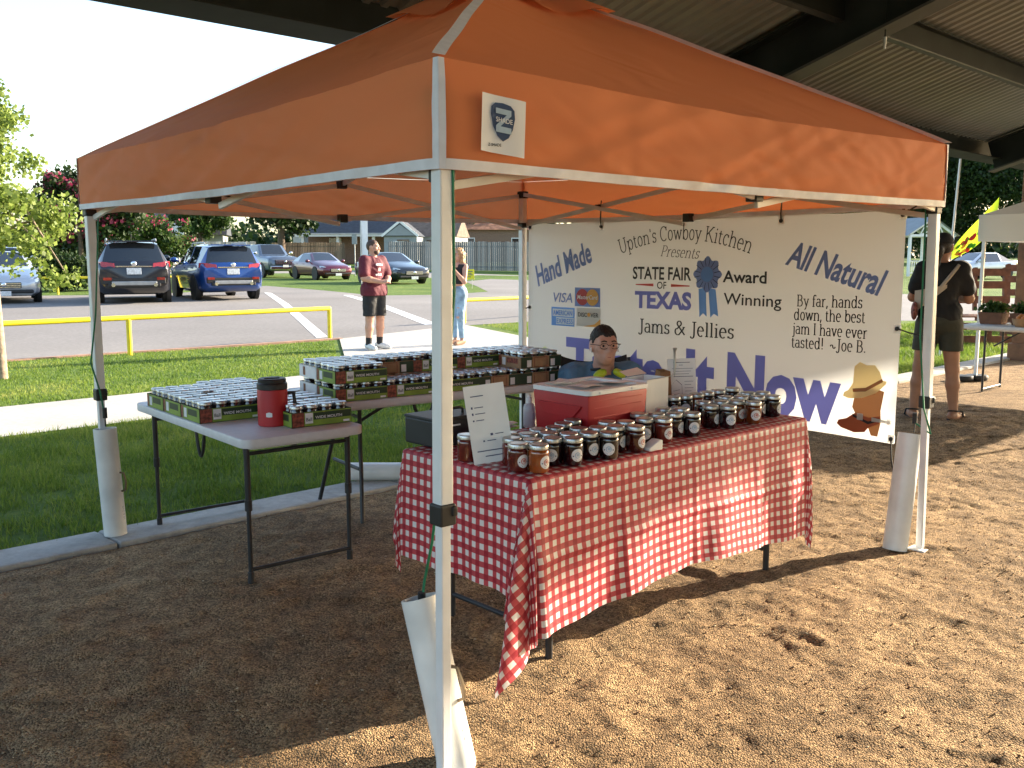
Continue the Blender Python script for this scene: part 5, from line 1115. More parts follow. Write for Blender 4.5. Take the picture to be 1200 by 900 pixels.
M['denim'] = mat('light_denim', (.24, .36, .48), .8, noise=(9, .35), bump=(12, .5, .02))
jn = sdf_obj('jeans', M['denim'], p, rough=.008, freq=20, prims= [E3(J['pelvis'], (.16, .128, .13))] + [C3(J['hp' + s], J['kn' + s], .092, .064) for s in 'lr'] + [C3(J['kn' + s], mid(J['kn' + s], J['an' + s], .9), .062, .046) for s in 'lr'], k=.03, vox=.0085, cut=[lambda x, y, z: z - 1.0, lambda x, y, z: .115 - z])
decal('ripped_knee', M['skin'], jn, p, [(.04, .45, .11, .485), (.05, .62, .11, .635), (-.12, .44, -.06, .465)])
shoes(p, J, mat('tan_shoe', (.32, .18, .11), .7), .075)
hc = q(0, 0, 0)
sdf_obj('hair', M['hair_blond'], p, rough=.016, freq=40, prims= [E3(q(0, .018, .03), (.084, .10, .098), 0), C3(q(-.07, .03, 0), q(-.085, .02, -.27), .036, .028), C3(q(.07, .03, 0), q(.095, .0, -.27), .036, .03), C3(q(0, .08, 0), q(.0, .075, -.30), .05, .04), C3(q(.05, .06, 0), q(.06, .06, -.3), .045, .035), C3(q(-.05, .06, 0), q(-.06, .06, -.3), .045, .035)], k=.04, vox=.009, cut=[lambda x, y, z: .068 - np.sqrt((x - hc[0]) ** 2 + ((y - hc[1]) + .075) ** 2 + ((z - hc[2] + .03) * .55) ** 2)])
cu = thing('drink_cup', 'orange iced drink in a clear cup held by the woman in jeans', 'cup', (-.90, 15.95, .016)); cu.rotation_euler = (0, 0, R(-42)); b = MB(); T = Matrix.Translation((.055, -.285, 1.29)); M['drink'] = mat('orange_drink', (.55, .13, .05), .2, noise=(20, .2), coat=.8)
b.lathe([(0, 0), (.027, 0), (.037, .10), (.0, .10)], 16, T=T); b.build('cup_body', M['drink'], cu, smooth=50); b = MB(); b.lathe([(.039, .10), (.039, .108), (.03, .115), (0, .116)], 16, T=T); b.build('cup_lid', M['label_white'], cu, smooth=50)

# --- woman with back turned
p = person('woman with her back turned in black t-shirt, olive shorts, cap and ponytail', (3.88, 8.58, .006), R(158))
J = dict(head=(0, -.02, 1.57), chest=(0, 0, 1.24), pelvis=(0, 0, .92), shl=(.163, .01, 1.375), shr=(-.163, .01, 1.375), ell=(.23, -.08, 1.12), elr=(-.235, -.07, 1.11), wrl=(.10, -.27, 1.13), wrr=(-.10, -.27, 1.16), hpl=(.09, 0, .88), hpr=(-.09, 0, .88), knl=(.14, -.02, .48), knr=(-.13, 0, .48), anl=(.175, .02, .075), anr=(-.16, .02, .075), tol=(.22, -.15, .03), tor=(-.24, -.13, .03))
hp_, q = head_prims(J['head'], R(-20), 1, 1)
sdf_obj('body', M['skin_tan'], p, hp_ + [C3((0, .01, 1.39), (0, -.01, 1.53), .054, .05)] + torso(J, .95, 1) + limbs(J, 1.03), k=.022, vox=.0085); face_parts(p, q)
M['olive'] = mat('olive_cotton', (.05, .05, .035), .8, noise=(6, .2), bump=(9, .5, .03)); M['canvas'] = mat('cream_canvas', (.50, .42, .33), .85, noise=(9, .12), bump=(20, .4, .01))
sdf_obj('shirt', M['black_cotton'], p, rough=.016, freq=11, prims= torso(J, 1.0, 1) + [C3(J['shl'], mid(J['shl'], J['ell'], .66), .060, .066), C3(J['shr'], mid(J['shr'], J['elr'], .66), .060, .066), C3((.05, 0, .98), (-.05, 0, .98), .13)], k=.05, vox=.009, grow=.006, cut=[lambda x, y, z: .07 - np.sqrt(x * x + y ** 2 + ((z - 1.475) * .6) ** 2), lambda x, y, z: .90 - z])
sdf_obj('shorts', M['olive'], p, [E3((0, .01, .90), (.178, .142, .12)), C3(J['hpl'], mid(J['hpl'], J['knl'], .62), .112, .098), C3(J['hpr'], mid(J['hpr'], J['knr'], .62), .112, .098)], k=.025, vox=.009, cut=[lambda x, y, z: .64 - z])
for s in 'lr':
    an, f = V3(*J['an' + s]), V3(*J['to' + s]); b = MB(); d = (f - an); d[2] = 0
    sdf_obj('sandal', M['black_cotton'], p, [C3(an * V3(1, 1, 0) + V3(0, 0, .012) - d * .25, f * V3(1, 1, 0) + V3(0, 0, .012) + d * .08, .04, .044)], vox=.008, cut=[lambda x, y, z: z - .022])
    b = MB(); b.pipe([(an[0] + .045 * math.cos(a), an[1] + .05 * math.sin(a), .09 + .01 * math.sin(a)) for a in np.linspace(0, 6.28, 13)], .007, 6); m2 = mid(an, f, .7); sn_ = np.cross(d / np.linalg.norm(d), (0, 0, 1)); b.pipe([m2 + sn_ * .042 - V3(0, 0, m2[2] - .02), m2 + sn_ * .03 + V3(0, 0, .03), m2 - sn_ * .03 + V3(0, 0, .03), m2 - sn_ * .042 - V3(0, 0, m2[2] - .02)], .009, 6); b.build('sandal_strap', M['black_cotton'], p, smooth=60)
hc = q(0, 0, 0); fdx = q(0, -1, 0) - V3(*J['head'])
sdf_obj('hair', M['hair_dark'], p, [E3(q(0, .016, .02), (.083, .10, .10), R(-20)), C3(q(0, .11, .0), q(-.0, .15, -.04), .034, .045), C3(q(0, .15, -.04), q(0, .15, -.17), .045, .022)], vox=.008, k=.03, cut=[lambda x, y, z: (x - hc[0]) * fdx[0] + (y - hc[1]) * fdx[1] - .02])
b_ = sdf_obj('cap', M['black_cotton'], p, [E3(q(0, .012, .035), (.088, .106, .098), R(-20)), C3(q(-.05, -.1, .04), q(.05, -.1, .04), .012), C3(q(-.04, -.14, .03), q(.04, -.14, .03), .01)], k=.04, vox=.008, cut=[lambda x, y, z: J['head'][2] + .03 - z])
bag = thing('sling_bag', 'cream sling bag worn across the back of the woman in black', 'bag', (3.88, 8.58, .006), R(158))
b = MB(); b.pipe([(-.13, .07, 1.41), (-.05, .142, 1.30), (.05, .16, 1.16), (.15, .14, 1.06)], [.016] * 4, 8)
b.build('strap', M['canvas'], bag, smooth=70); b = MB(); b.grid(lambda s, t: (-.04 + .26 * s, .163 - .14 * abs(s - .35) ** 2 * 2.0 - .0 * t, 1.24 - .06 * s - (.03 + .17 * s) * t), 12, 6); b.grid(lambda s, t: (-.04 + .26 * s, .173 - .14 * abs(s - .35) ** 2 * 2.0, 1.24 - .06 * s - (.03 + .17 * s) * t), 12, 6); b.build('pouch', M['canvas'], bag, smooth=70, fix=False)
M['paisley'] = mat('red_pattern', (.28, .10, .09), .8, noise=(45, .9)); sdf_obj('patterned_pocket', M['paisley'], bag, [E3((.215, .07, 1.0), (.03, .085, .085))], vox=.009)

# --- seated man
SM = Vector((.555, 5.7, 0)); 
chair = thing('camp_chair', 'black folding chair the seated man leans back in', 'chair', (SM.x + .02, SM.y + .09, 0), R(8))
b = MB(); b.grid(lambda s, t: (-.25 + .5 * s, -.22 + .44 * t, .30 - .05 * math.sin(3.14 * s) * (1)), 8, 6); b.build('seat', M['black_cotton'], chair, smooth=70, fix=False)
b = MB(); b.grid(lambda s, t: (-.22 + .44 * s, .20 + .06 * math.sin(3.14 * s) + .12 * t, .38 + (.43 + .05 * abs(2 * s - 1) ** 2) * t), 10, 8); b.grid(lambda s, t: (-.22 + .44 * s, .21 + .06 * math.sin(3.14 * s) + .12 * t, .38 + (.43 + .05 * abs(2 * s - 1) ** 2) * t), 10, 8); b.build('backrest', M['black_cotton'], chair, smooth=70, fix=False)
for sx in (-1, 1):
    for sy in (-1, 1):
        b = MB(); b.tube((sx * .26, sy * .24, .01), (sx * .25, sy * .21, .56 if sy < 0 else .40), .011); b.build('leg', M['leg_grey'], chair, smooth=40)
    b = MB(); b.tube((sx * .26, .2, .38), (sx * .235, .33, .84), .011); b.build('back_post', M['leg_grey'], chair, smooth=40)
    b = MB(); b.box((sx * .26, 0, .57), (.05, .46, .02)); b.build('armrest', M['black_cotton'], chair, bev=.006)
p = person('dark-haired man in glasses and blue shirt seated behind the cooler', SM, R(8))
J = dict(head=(-.01, -.05, .965), chest=(0, .06, .645), pelvis=(0, .12, .375), shl=(.175, .05, .765), shr=(-.175, .05, .765), ell=(.25, -.05, .56), elr=(-.25, -.05, .56), wrl=(.12, -.24, .50), wrr=(-.12, -.24, .50), hpl=(.095, .10, .38), hpr=(-.095, .10, .38), knl=(.15, -.28, .42), knr=(-.15, -.28, .42), anl=(.15, -.30, .085), anr=(-.15, -.30, .085), tol=(.16, -.44, .03), tor=(-.16, -.44, .03))
hp_, q = head_prims(J['head'], R(6), .98)
sdf_obj('body', M['skin_pale'], p, hp_ + [C3((0, .04, .74), (0, -.03, .91), .066, .062)] + torso(J, 1.05) + limbs(J, 1.05), k=.02, vox=.0065); face_parts(p, q)
M['blue_shirt'] = mat('blue_rain_shirt', (.07, .17, .28), .6, noise=(7, .25), bump=(8, .7, .04))
sdf_obj('shirt', M['blue_shirt'], p, rough=.022, freq=16, prims= torso(J, 1.12) + [C3(J['shl'], J['ell'], .082, .075), C3(J['shr'], J['elr'], .082, .075), C3(J['ell'], mid(J['ell'], J['wrl'], .8), .07, .05), C3(J['elr'], mid(J['elr'], J['wrr'], .8), .07, .05)], k=.05, vox=.008, grow=.006, cut=[lambda x, y, z: .075 - np.sqrt(x * x + (y + .01) ** 2 + ((z - .882) * .7) ** 2)])
sdf_obj('collar', M['blue_shirt'], p, [C3((.075 * math.cos(a), .03 + .075 * math.sin(a), .815 + .02 * math.sin(a)), (.075 * math.cos(a + .5), .03 + .075 * math.sin(a + .5), .815 + .02 * math.sin(a + .5)), .016) for a in np.arange(-.9, 4.1, .5)], k=.02, vox=.007)
sdf_obj('trousers', M['black_cotton'], p, [E3(J['pelvis'], (.18, .15, .13))] + [C3(J['hp' + s], J['kn' + s], .10, .075) for s in 'lr'] + [C3(J['kn' + s], J['an' + s], .073, .055) for s in 'lr'], k=.04, vox=.011)
shoes(p, J, M['black_cotton'])
hc = q(0, .012, .018); fd2 = q(0, -1, 0) - V3(*J['head'])
sdf_obj('hair', M['hair_dark'], p, [E3(q(0, .016, .024), (.079, .098, .101), R(6))], vox=.006, rough=.007, freq=75, cut=[hairline(J['head'][2], hc, fd2, .056)])
b = MB()
for s in (-1, 1):
    b.pipe([q(s * .033 + .026 * math.cos(a), -.097, .004 + .017 * math.sin(a)) for a in np.linspace(0, 6.283, 17)], .0017, 6); b.pipe([q(s * .06, -.094, .010), q(s * .084, -.06, .012), q(s * .086, .01, .008)], .0022, 6)
b.pipe([q(-.008, -.099, .008), q(0, -.102, .011), q(.008, -.099, .008)], .002, 6); b.build('glasses', M['black'], p, smooth=60)
b = MB(); b.pipe([q(.083, -.005, -.012), q(.086, -.012, -.04)], .005, 6); b.pipe([q(-.083, -.005, -.012), q(-.086, -.012, -.04)], .005, 6); b.build('earbud', M['label_white'], p, smooth=60, split=True)
M['lime'] = mat('lime_plastic', (.42, .55, .02), .4, noise=(10, .1)); em = thing('ear_defenders', 'lime green ear defenders hanging round the seated man\'s neck', 'ear defenders', SM, R(16))
for s in (-1, 1):
    b = MB(); b.lathe([(0, -.022), (.026, -.022), (.034, -.012), (.034, .012), (.026, .022), (0, .022)], 18, T=Matrix.Translation((s * .062 - .0, -.105, .80)) @ Matrix.Rotation(R(s * 25), 4, 'Y') @ Matrix.Rotation(R(18), 4, 'X') @ Matrix.Diagonal((1.25, .8, .8, 1))); b.build('ear_cup', M['lime'], em, smooth=50)
b = MB(); b.pipe([(.085 * math.sin(a), .03 - .12 * math.cos(a), .81 + .02 * math.cos(a)) for a in np.linspace(.6, 5.68, 18)], .008, 8); b.build('headband', M['black'], em, smooth=60)

# ------------------------------------------------------------------ cars
M['car_glass'] = glass_mat('car_glass', (.012, .015, .018)); M['tyre'] = mat('tyre', (.015, .015, .016), .8, noise=(20, .2)); M['rim'] = mat('alloy', (.45, .46, .47), .3, .9, noise=(9, .1)); M['chrome'] = mat('chrome', (.7, .7, .72), .15, 1, noise=(9, .05)); M['lamp_clear'] = mat('headlamp', (.55, .57, .6), .1, .3, noise=(25, .3), coat=1); M['lamp_red'] = mat('tail_lamp', (.32, .012, .012), .15, noise=(25, .2), coat=1); M['trim_black'] = mat('black_trim', (.016, .016, .017), .6, noise=(9, .2)); M['plate'] = mat('number_plate', (.6, .62, .64), .4, noise=(30, .25)); M['silver_trim'] = mat('silver_trim', (.36, .36, .36), .4, .5, noise=(9, .1))
def paint(n, c, m=.25): return mat(n, c, .3, m, noise=(3, .05), coat=1)
# stations: x, underside, belt, top, half width, half width at the top, glazed sides to the next station?
ST = {'sedan': [(2.38, .34, .56, .60, .62, .5, 0), (2.30, .22, .64, .69, .80, .6, 0), (2.0, .19, .70, .78, .90, .74, 0), (1.0, .19, .86, .96, .92, .80, 0), (.82, .19, .90, 1.0, .92, .80, 1), (.10, .19, .92, 1.40, .92, .58, 1), (.02, .19, .92, 1.42, .92, .57, 2), (-.9, .19, .94, 1.43, .92, .57, 0), (-1.0, .19, .94, 1.42, .92, .57, 1), (-1.75, .2, .97, 1.05, .91, .70, 0), (-2.2, .24, .96, 1.02, .86, .72, 0), (-2.36, .36, .90, .95, .74, .6, 0)],
      'suv': [(2.34, .36, .72, .78, .66, .5, 0), (2.25, .25, .84, .90, .86, .66, 0), (1.9, .22, .92, 1.02, .93, .78, 0), (1.1, .22, 1.02, 1.12, .94, .82, 0), (.95, .22, 1.04, 1.15, .94, .82, 1), (.32, .22, 1.06, 1.62, .94, .64, 1), (.22, .22, 1.06, 1.645, .94, .64, 2), (-.55, .22, 1.08, 1.67, .94, .64, 0), (-.66, .22, 1.08, 1.67, .94, .64, 1), (-1.45, .22, 1.10, 1.65, .93, .63, 0), (-1.56, .22, 1.10, 1.64, .93, .62, 1), (-2.0, .25, 1.10, 1.60, .92, .60, 3), (-2.22, .30, 1.08, 1.12, .90, .74, 0), (-2.34, .42, .95, .97, .84, .7, 0)],
      'pickup': [(2.85, .45, .95, 1.02, .84, .7, 0), (2.75, .36, 1.08, 1.14, .98, .8, 0), (2.4, .34, 1.12, 1.20, 1.0, .86, 0), (1.35, .34, 1.18, 1.28, 1.0, .86, 0), (1.2, .34, 1.2, 1.31, 1.0, .86, 1), (.65, .34, 1.22, 1.86, 1.0, .72, 1), (.5, .34, 1.22, 1.89, 1.0, .72, 2), (-.35, .34, 1.23, 1.90, 1.0, .72, 0), (-.46, .34, 1.23, 1.90, 1.0, .72, 1), (-1.15, .34, 1.24, 1.87, 1.0, .72, 0), (-1.3, .34, 1.24, 1.27, 1.0, .96, 0), (-2.8, .4, 1.24, 1.27, 1.0, .96, 0), (-2.88, .5, 1.2, 1.24, .95, .9, 0)]}
def car(kind, pm, label, loc, rz, scale=1, rear=False, fog=True, cat='car'):
    t = thing({'sedan': 'parked_car', 'suv': 'parked_suv', 'pickup': 'pickup_truck'}[kind], label, cat, loc, rz, 'parked vehicles'); t.scale = (scale,) * 3
    S = ST[kind]; rows = []
    for x, zb, zm, zt, w, wt, g in S:
        half = [(0, zb), (w * .82, zb), (w * .97, zb + .10), (w * 1.01, zb + (zm - zb) * .55), (w * .985, zm - .05), (w * .95, zm), (wt + .03, zt - .05), (wt * .82, zt), (0, zt + .015)]
        rows.append([(x, y, z) for y, z in half] + [(x, -y, z) for y, z in half[-2:0:-1]])
    n = len(rows[0]); body = MB(); V = [p for r in rows for p in r]; fb = []; side = []; front = []; back = []
    for i in range(len(S) - 1):
        g0 = S[i][6]
        for j in range(n):
            f = (i * n + j, i * n + (j + 1) % n, (i + 1) * n + (j + 1) % n, (i + 1) * n + j)
            sidej = j in (5, n - 6); topj = j in (7, n - 8); 
            rising = S[i + 1][3] - S[i][3] > .2; falling = S[i][3] - S[i + 1][3] > .2
            if g0 in (1, 2) and sidej: side.append(f)
            elif rising and topj: front.append(f)
            elif falling and (topj or (kind == 'suv' and j in (6, n - 7))): back.append(f)
            else: fb.append(f)
    body.add(V, fb + [tuple(range(n - 1, -1, -1)), tuple(range((len(S) - 1) * n, len(S) * n))]); bo = body.build('body', pm, t, smooth=42)
    for nm, fs in (('side_window', side), ('windscreen', front), ('rear_window', back)):
        if fs: b = MB(); b.add(V, fs); b.build(nm, M['car_glass'], t, smooth=42, split=True)
    x0, zb, zm, zt, w, _, _ = S[2]; xf = S[0][0]; xr = S[-1][0]; wd = S[3][4]; r_ = {'sedan': .33, 'suv': .36, 'pickup': .40}[kind]; xa, xb = {'sedan': (1.42, -1.38), 'suv': (1.40, -1.35), 'pickup': (1.78, -1.75)}[kind]
    for xw in (xa, xb):
        for s in (-1, 1):
            b = MB(); T = Matrix.Translation((xw, s * (wd - .10), r_)) @ Matrix.Rotation(R(90) * -s, 4, 'X')
            b.lathe([(r_ * .62, -.1), (r_ * .95, -.1), (r_, -.07), (r_, .07), (r_ * .95, .105), (r_ * .68, .11)], 24, T=T); wh = b.build('wheel', M['tyre'], t, smooth=40)
            b = MB(); b.lathe([(0, .06), (r_ * .2, .075), (r_ * .22, .06), (r_ * .6, .06), (r_ * .68, .108), (r_ * .64, .108)], 20, T=T)
            for k in range(5): a = 6.283 * k / 5; b.bar(T @ Vector((r_ * .12 * math.cos(a), r_ * .12 * math.sin(a), .08)), T @ Vector((r_ * .64 * math.cos(a), r_ * .64 * math.sin(a), .095)), .07, .03, up=tuple(T.to_3x3() @ Vector((0, 0, 1))))
            b.build('rim', M['rim'], wh, smooth=40)
            b = MB(); b.lathe([(r_ * 1.02, .0), (r_ * 1.14, .0), (r_ * 1.14, .118), (r_ * 1.02, .118)], 24, T=T); b.build('wheel_arch', M['trim_black'], t, smooth=40)
    for s in (-1, 1):
        b = MB(); b.ball((S[4][0] - .12, s * (wd + .10), zm + .28), .11, 12, sc=(.6, 1.1, .8)); b.bar((S[4][0] - .1, s * (wd - .06), zm + .22), (S[4][0] - .12, s * (wd + .06), zm + .26), .05, .04); b.build('wing_mirror', pm if kind != 'pickup' else M['chrome'], t, smooth=60)
        b = MB()
        for xh in ((.2, -.75) if kind != 'pickup' else (.35, -.7)): b.box((xh - .35, s * (wd * .985 + .01), S[5][2] - .10), (.2, .03, .03))
        b.build('door_handle', M['chrome'] if kind == 'pickup' else pm, t, bev=.006, split=True)
        b = MB(); hz_ = {'sedan': .64, 'suv': .84, 'pickup': .96}[kind]; hx = xf - (.14 if kind == 'sedan' else .1)
        b.add([(hx + .08, s * (w * .52), hz_ - .08), (hx - .02, s * (w * .86), hz_ - .05), (hx - .22, s * (w * 1.005), hz_ + .02), (hx - .24, s * (w * .97), hz_ + .10), (hx - .02, s * (w * .82), hz_ + .06), (hx + .05, s * (w * .55), hz_ + .0), (hx - .3, s * w * .6, hz_)], [(0, 1, 4, 5), (1, 2, 3, 4), (0, 6, 2, 1), (5, 4, 3, 6), (0, 5, 6), (2, 6, 3)]); b.build('headlight', M['lamp_clear'], t, bev=.008)
        b = MB(); tz = {'sedan': .84, 'suv': 1.02, 'pickup': 1.0}[kind]; tx_ = xr + (.03 if kind != 'suv' else .02)
        b.add([(tx_ - .03, s * w * .50, tz - .06), (tx_ + .02, s * w * .86, tz - .08), (tx_ + .30, s * w * 1.01, tz - .05), (tx_ + .30, s * w * .99, tz + .10), (tx_ + .06, s * w * .86, tz + .09), (tx_ - .0, s * w * .52, tz + .05), (tx_ + .3, s * w * .5, tz)], [(0, 1, 4, 5), (1, 2, 3, 4), (0, 6, 2, 1), (5, 4, 3, 6), (0, 5, 6), (2, 6, 3)]); b.build('tail_light', M['lamp_red'], t, bev=.008)
    if rear:
        xq = xr - .012
        b = MB(); b.box((xr + .01, 0, .60), (.10, 1.56, .16), taper=1); b.box((xr - .03, 0, .50), (.09, 1.3, .1)); b.build('rear_bumper', M['trim_black'], t, bev=.02)
        b = MB(); b.box((xr - .05, 0, .54), (.06, 1.12, .11)); b.build('skid_plate', M['silver_trim'], t, bev=.02)
        b = MB(); 
        for s in (-1, 1): b.tube((xr - .10, s * .52, .50), (xr + .06, s * .52, .50), .05, n=14)
        b.build('exhaust', M['chrome'], t, smooth=40, split=True)
        b = MB(); b.box((xr - .03, 0, .86), (.03, .36, .17)); b.build('number_plate', M['plate'], t, bev=.004)
        b = MB(); b.box((xr - .02, 0, .985), (.03, .9, .03)); b.ball((xr - .03, 0, 1.06), .07, 12, sc=(.3, 1, 1)); b.build('tailgate_trim', M['chrome'], t, smooth=40)
        b = MB(); b.box((-2.04, 0, 1.64), (.34, 1.18, .035)); b.build('roof_spoiler', pm, t, bev=.01)
        b = MB()
        for s in (-1, 1): b.pipe([(.1, s * .62, 1.66), (.0, s * .62, 1.71), (-1.5, s * .62, 1.72), (-1.62, s * .62, 1.66)], .02, 6)
        b.build('roof_rail', M['silver_trim'], t, smooth=50, split=True)
        b = MB(); b.bar((-2.19, .1, 1.17), (-2.17, -.34, 1.21), .02, .02); b.build('rear_wiper', M['trim_black'], t); b = MB(); b.tube((-1.5, .0, 1.66), (-1.62, 0, 1.82), .012); b.build('aerial', M['trim_black'], t)
        for s in (-1, 1): b = MB(); b.box((xr - .035, s * .66, .66), (.03, .2, .07)); b.build('reflector', M['lamp_red'], t)
    else:
        gz0, gh, gw = {'sedan': (.50, .16, .86), 'suv': (.70, .2, .9), 'pickup': (.86, .28, 1.25)}[kind]
        b = MB(); b.box((xf + .02, 0, gz0), (.06, gw, gh)); gr = b.build('grille', M['trim_black'], t, bev=.02)
        b = MB()
        for k in (-1, 0, 1): b.box((xf + .055, 0, gz0 + k * gh * .3), (.02, gw * .96, .025 if kind != 'pickup' else .04))
        b.ball((xf + .06, 0, gz0 + gh * .1), .07, 12, sc=(.3, 1, 1)); b.build('grille_bars', M['chrome'], gr, smooth=40)
        b = MB(); b.box((xf + .0, 0, .33 if kind == 'sedan' else gz0 - .32), (.12, 1.45 if kind != 'pickup' else 1.8, .1 if kind != 'pickup' else .2)); b.build('front_bumper', M['trim_black'] if kind != 'pickup' else M['chrome'], t, bev=.03)
        b = MB(); b.box((xf + .07, 0, gz0 - .22), (.02, .34, .13)); b.build('number_plate', M['plate'], t, bev=.004)
        for s in (-1, 1): b = MB(); b.ball((xf - .06, s * w * .72, gz0 - .17), .05, 10, sc=(.6, 1.3, .8)); b.build('fog_light', M['lamp_clear'], t, smooth=60)
    return t
def cpos(px, y, off=0, hd=0): x = (px - 600) / 1107.6 * y * .991; return (x + off * math.cos(R(hd)), y + off * math.sin(R(hd)), gz(y + off * math.sin(R(hd))) + .006)
car('sedan', paint('silver_paint', (.55, .57, .6), .5), 'silver sedan facing us at the left edge beyond the yellow rail', cpos(2, 25.9, -2.38, 298), R(298), 1.0)
car('suv', paint('black_paint', (.012, .013, .02)), 'black suv seen from behind, parked left of the blue suv', cpos(156, 26.0, 2.34, 114), R(114), 1.03, True)
car('suv', paint('blue_paint', (.008, .055, .24), .4), 'blue suv seen from behind beyond the yellow rail', cpos(273, 27.8, 2.34, 121), R(121), .98, True)
car('pickup', paint('steel_blue_paint', (.10, .13, .18), .5), 'grey blue pickup truck with chrome grille parked on the grass', cpos(312, 57), R(306), 1.0, cat='pickup truck')
car('sedan', paint('maroon_paint', (.12, .012, .03), .4), 'maroon sedan parked on the grass beside the pickup truck', cpos(375, 52), R(304), 1.0)
car('sedan', paint('slate_paint', (.010, .013, .018), .2), 'dark sedan parked on the grass behind the man in maroon', cpos(458, 45), R(303), 1.0)
car('sedan', paint('wine_paint', (.10, .01, .02), .3), 'dark red car mostly hidden behind the black suv', cpos(184, 66), R(318), 1.0)
car('suv', paint('white_paint', (.6, .6, .6), 0), 'white suv half hidden by the young tree and the silver sedan', cpos(8, 44), R(300), 1.0)
car('sedan', paint('pale_paint', (.5, .52, .55), .4), 'pale car under the dark tree beyond the lime flag', cpos(1143, 52), R(200), 1.0)

# ------------------------------------------------------------------ trees and shrubs
M['bark'] = mat('bark', (.11, .075, .05), .9, noise=(14, .4), bump=(25, .8, .02)); M['bark_pale'] = mat('bark_pale', (.28, .21, .15), .85, noise=(20, .35), bump=(30, .6, .01))
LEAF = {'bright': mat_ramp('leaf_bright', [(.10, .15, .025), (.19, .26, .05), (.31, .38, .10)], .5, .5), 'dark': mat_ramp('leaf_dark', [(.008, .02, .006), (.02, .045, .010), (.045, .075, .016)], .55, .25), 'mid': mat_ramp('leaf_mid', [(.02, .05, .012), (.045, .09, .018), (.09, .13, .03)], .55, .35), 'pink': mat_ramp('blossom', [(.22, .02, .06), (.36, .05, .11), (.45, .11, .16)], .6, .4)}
def leaves(name, blobs, n, size, m, parent, seed, asp=.42, droop=.3):
    """thousands of small leaf faces spread through clumps"""
    r = np.random.default_rng(seed); wts = np.array([b[1][0] * b[1][1] * b[1][2] for b in blobs]) ** .7; ix = r.choice(len(blobs), n, p=wts / wts.sum())
    c = np.array([b[0] for b in blobs])[ix]; rad = np.array([b[1] for b in blobs])[ix]; d = r.normal(size=(n, 3)); d /= np.linalg.norm(d, axis=1)[:, None]; q = r.random(n) ** .45
    P = c + d * rad * (q * (1 + .18 * r.normal(size=n)))[:, None]
    a = r.normal(size=(n, 3)); a[:, 2] -= droop; a /= np.linalg.norm(a, axis=1)[:, None]; b = np.cross(a, r.normal(size=(n, 3))); b /= np.linalg.norm(b, axis=1)[:, None]
    L = (size * (.6 + .8 * r.random(n)))[:, None]; Vv = np.empty((n, 4, 3)); Vv[:, 0] = P; Vv[:, 1] = P + a * L * .5 + b * L * asp; Vv[:, 2] = P + a * L; Vv[:, 3] = P + a * L * .5 - b * L * asp
    return raw_mesh(name, Vv.reshape(-1, 3), np.arange(4 * n).reshape(n, 4), m, parent)
def tree(label, loc, h, blobs, n, size, kind, tr=.12, bark='bark', seed=1, pink=0, name='tree', cat='tree', lean=(0, 0), limbs_=5):
    t = thing(name, label, cat, loc); r = random.Random(seed); b = MB(); top = h * .55
    b.pipe([(0, 0, -.05), (lean[0] * .4 + .02, lean[1] * .4, top * .5), (lean[0], lean[1], top), (lean[0] * 1.2, lean[1] * 1.2, h * .8)], [tr * 1.25, tr, tr * .75, tr * .3], 12)
    for k in range(limbs_):
        bl = r.choice(blobs)[0]; z0 = top * (.7 + .5 * r.random()); s = Vector((lean[0] * z0 / top, lean[1] * z0 / top, z0)); e = Vector(bl); m_ = s.lerp(e, .5) + Vector((0, 0, .15 * h * r.random() * .5)); b.pipe([s, m_, e], [tr * .5, tr * .32, tr * .12], 7)
    b.build('trunk', M[bark], t, smooth=60)
    leaves('crown', blobs, n, size, LEAF[kind], t, seed)
    if pink: leaves('blossom', [(Vector(c) + Vector((0, 0, rr[2] * .55)), (rr[0] * .9, rr[1] * .9, rr[2] * .55)) for c, rr in blobs if r.random() < .8], pink, size * .8, LEAF['pink'], t, seed + 50, asp=.6)
    return t
def rb(cx, cy, cz, rx, ry, rz, k, br, seed):
    r = random.Random(seed); o = []
    for _ in range(k):
        while 1:
            d = Vector((r.uniform(-1, 1), r.uniform(-1, 1), r.uniform(-1, 1)))
            if d.length < 1: break
        s = br * r.uniform(.6, 1.3); o.append(((cx + d.x * rx, cy + d.y * ry, cz + d.z * rz), (s, s, s * .75)))
    return o
tb = at_z(3, 444, 0)
tree('young tree with pale trunk and bright green leaves at the left edge', tb, 4.2, rb(-.1, 0, 2.12, 1.05, .9, .5, 20, .30, 2) + rb(-.5, .2, 2.9, .65, .7, .8, 13, .26, 3) + rb(.62, -.1, 1.42, .36, .4, .32, 6, .2, 4) + rb(-.05, 0, 3.3, .25, .3, .45, 6, .16, 5) + rb(.1, 0, 2.7, .5, .4, .7, 8, .2, 6), 9500, .058, 'bright', .055, 'bark_pale', 11, lean=(-.15, .1), limbs_=12)
def tp_(px, y, z=0): return Vector(((px - 600) / 1107.6 * y * .991, y, gz(y) + z))
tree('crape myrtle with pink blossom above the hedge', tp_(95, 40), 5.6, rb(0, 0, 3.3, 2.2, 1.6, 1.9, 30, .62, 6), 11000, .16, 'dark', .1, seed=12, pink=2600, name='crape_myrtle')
tree('low green crape myrtle spotted with pink, behind the black suv', tp_(172, 46), 4.2, rb(0, 0, 2.3, 2.1, 1.4, 1.3, 22, .6, 7), 9000, .16, 'mid', .1, seed=13, pink=700, name='crape_myrtle')
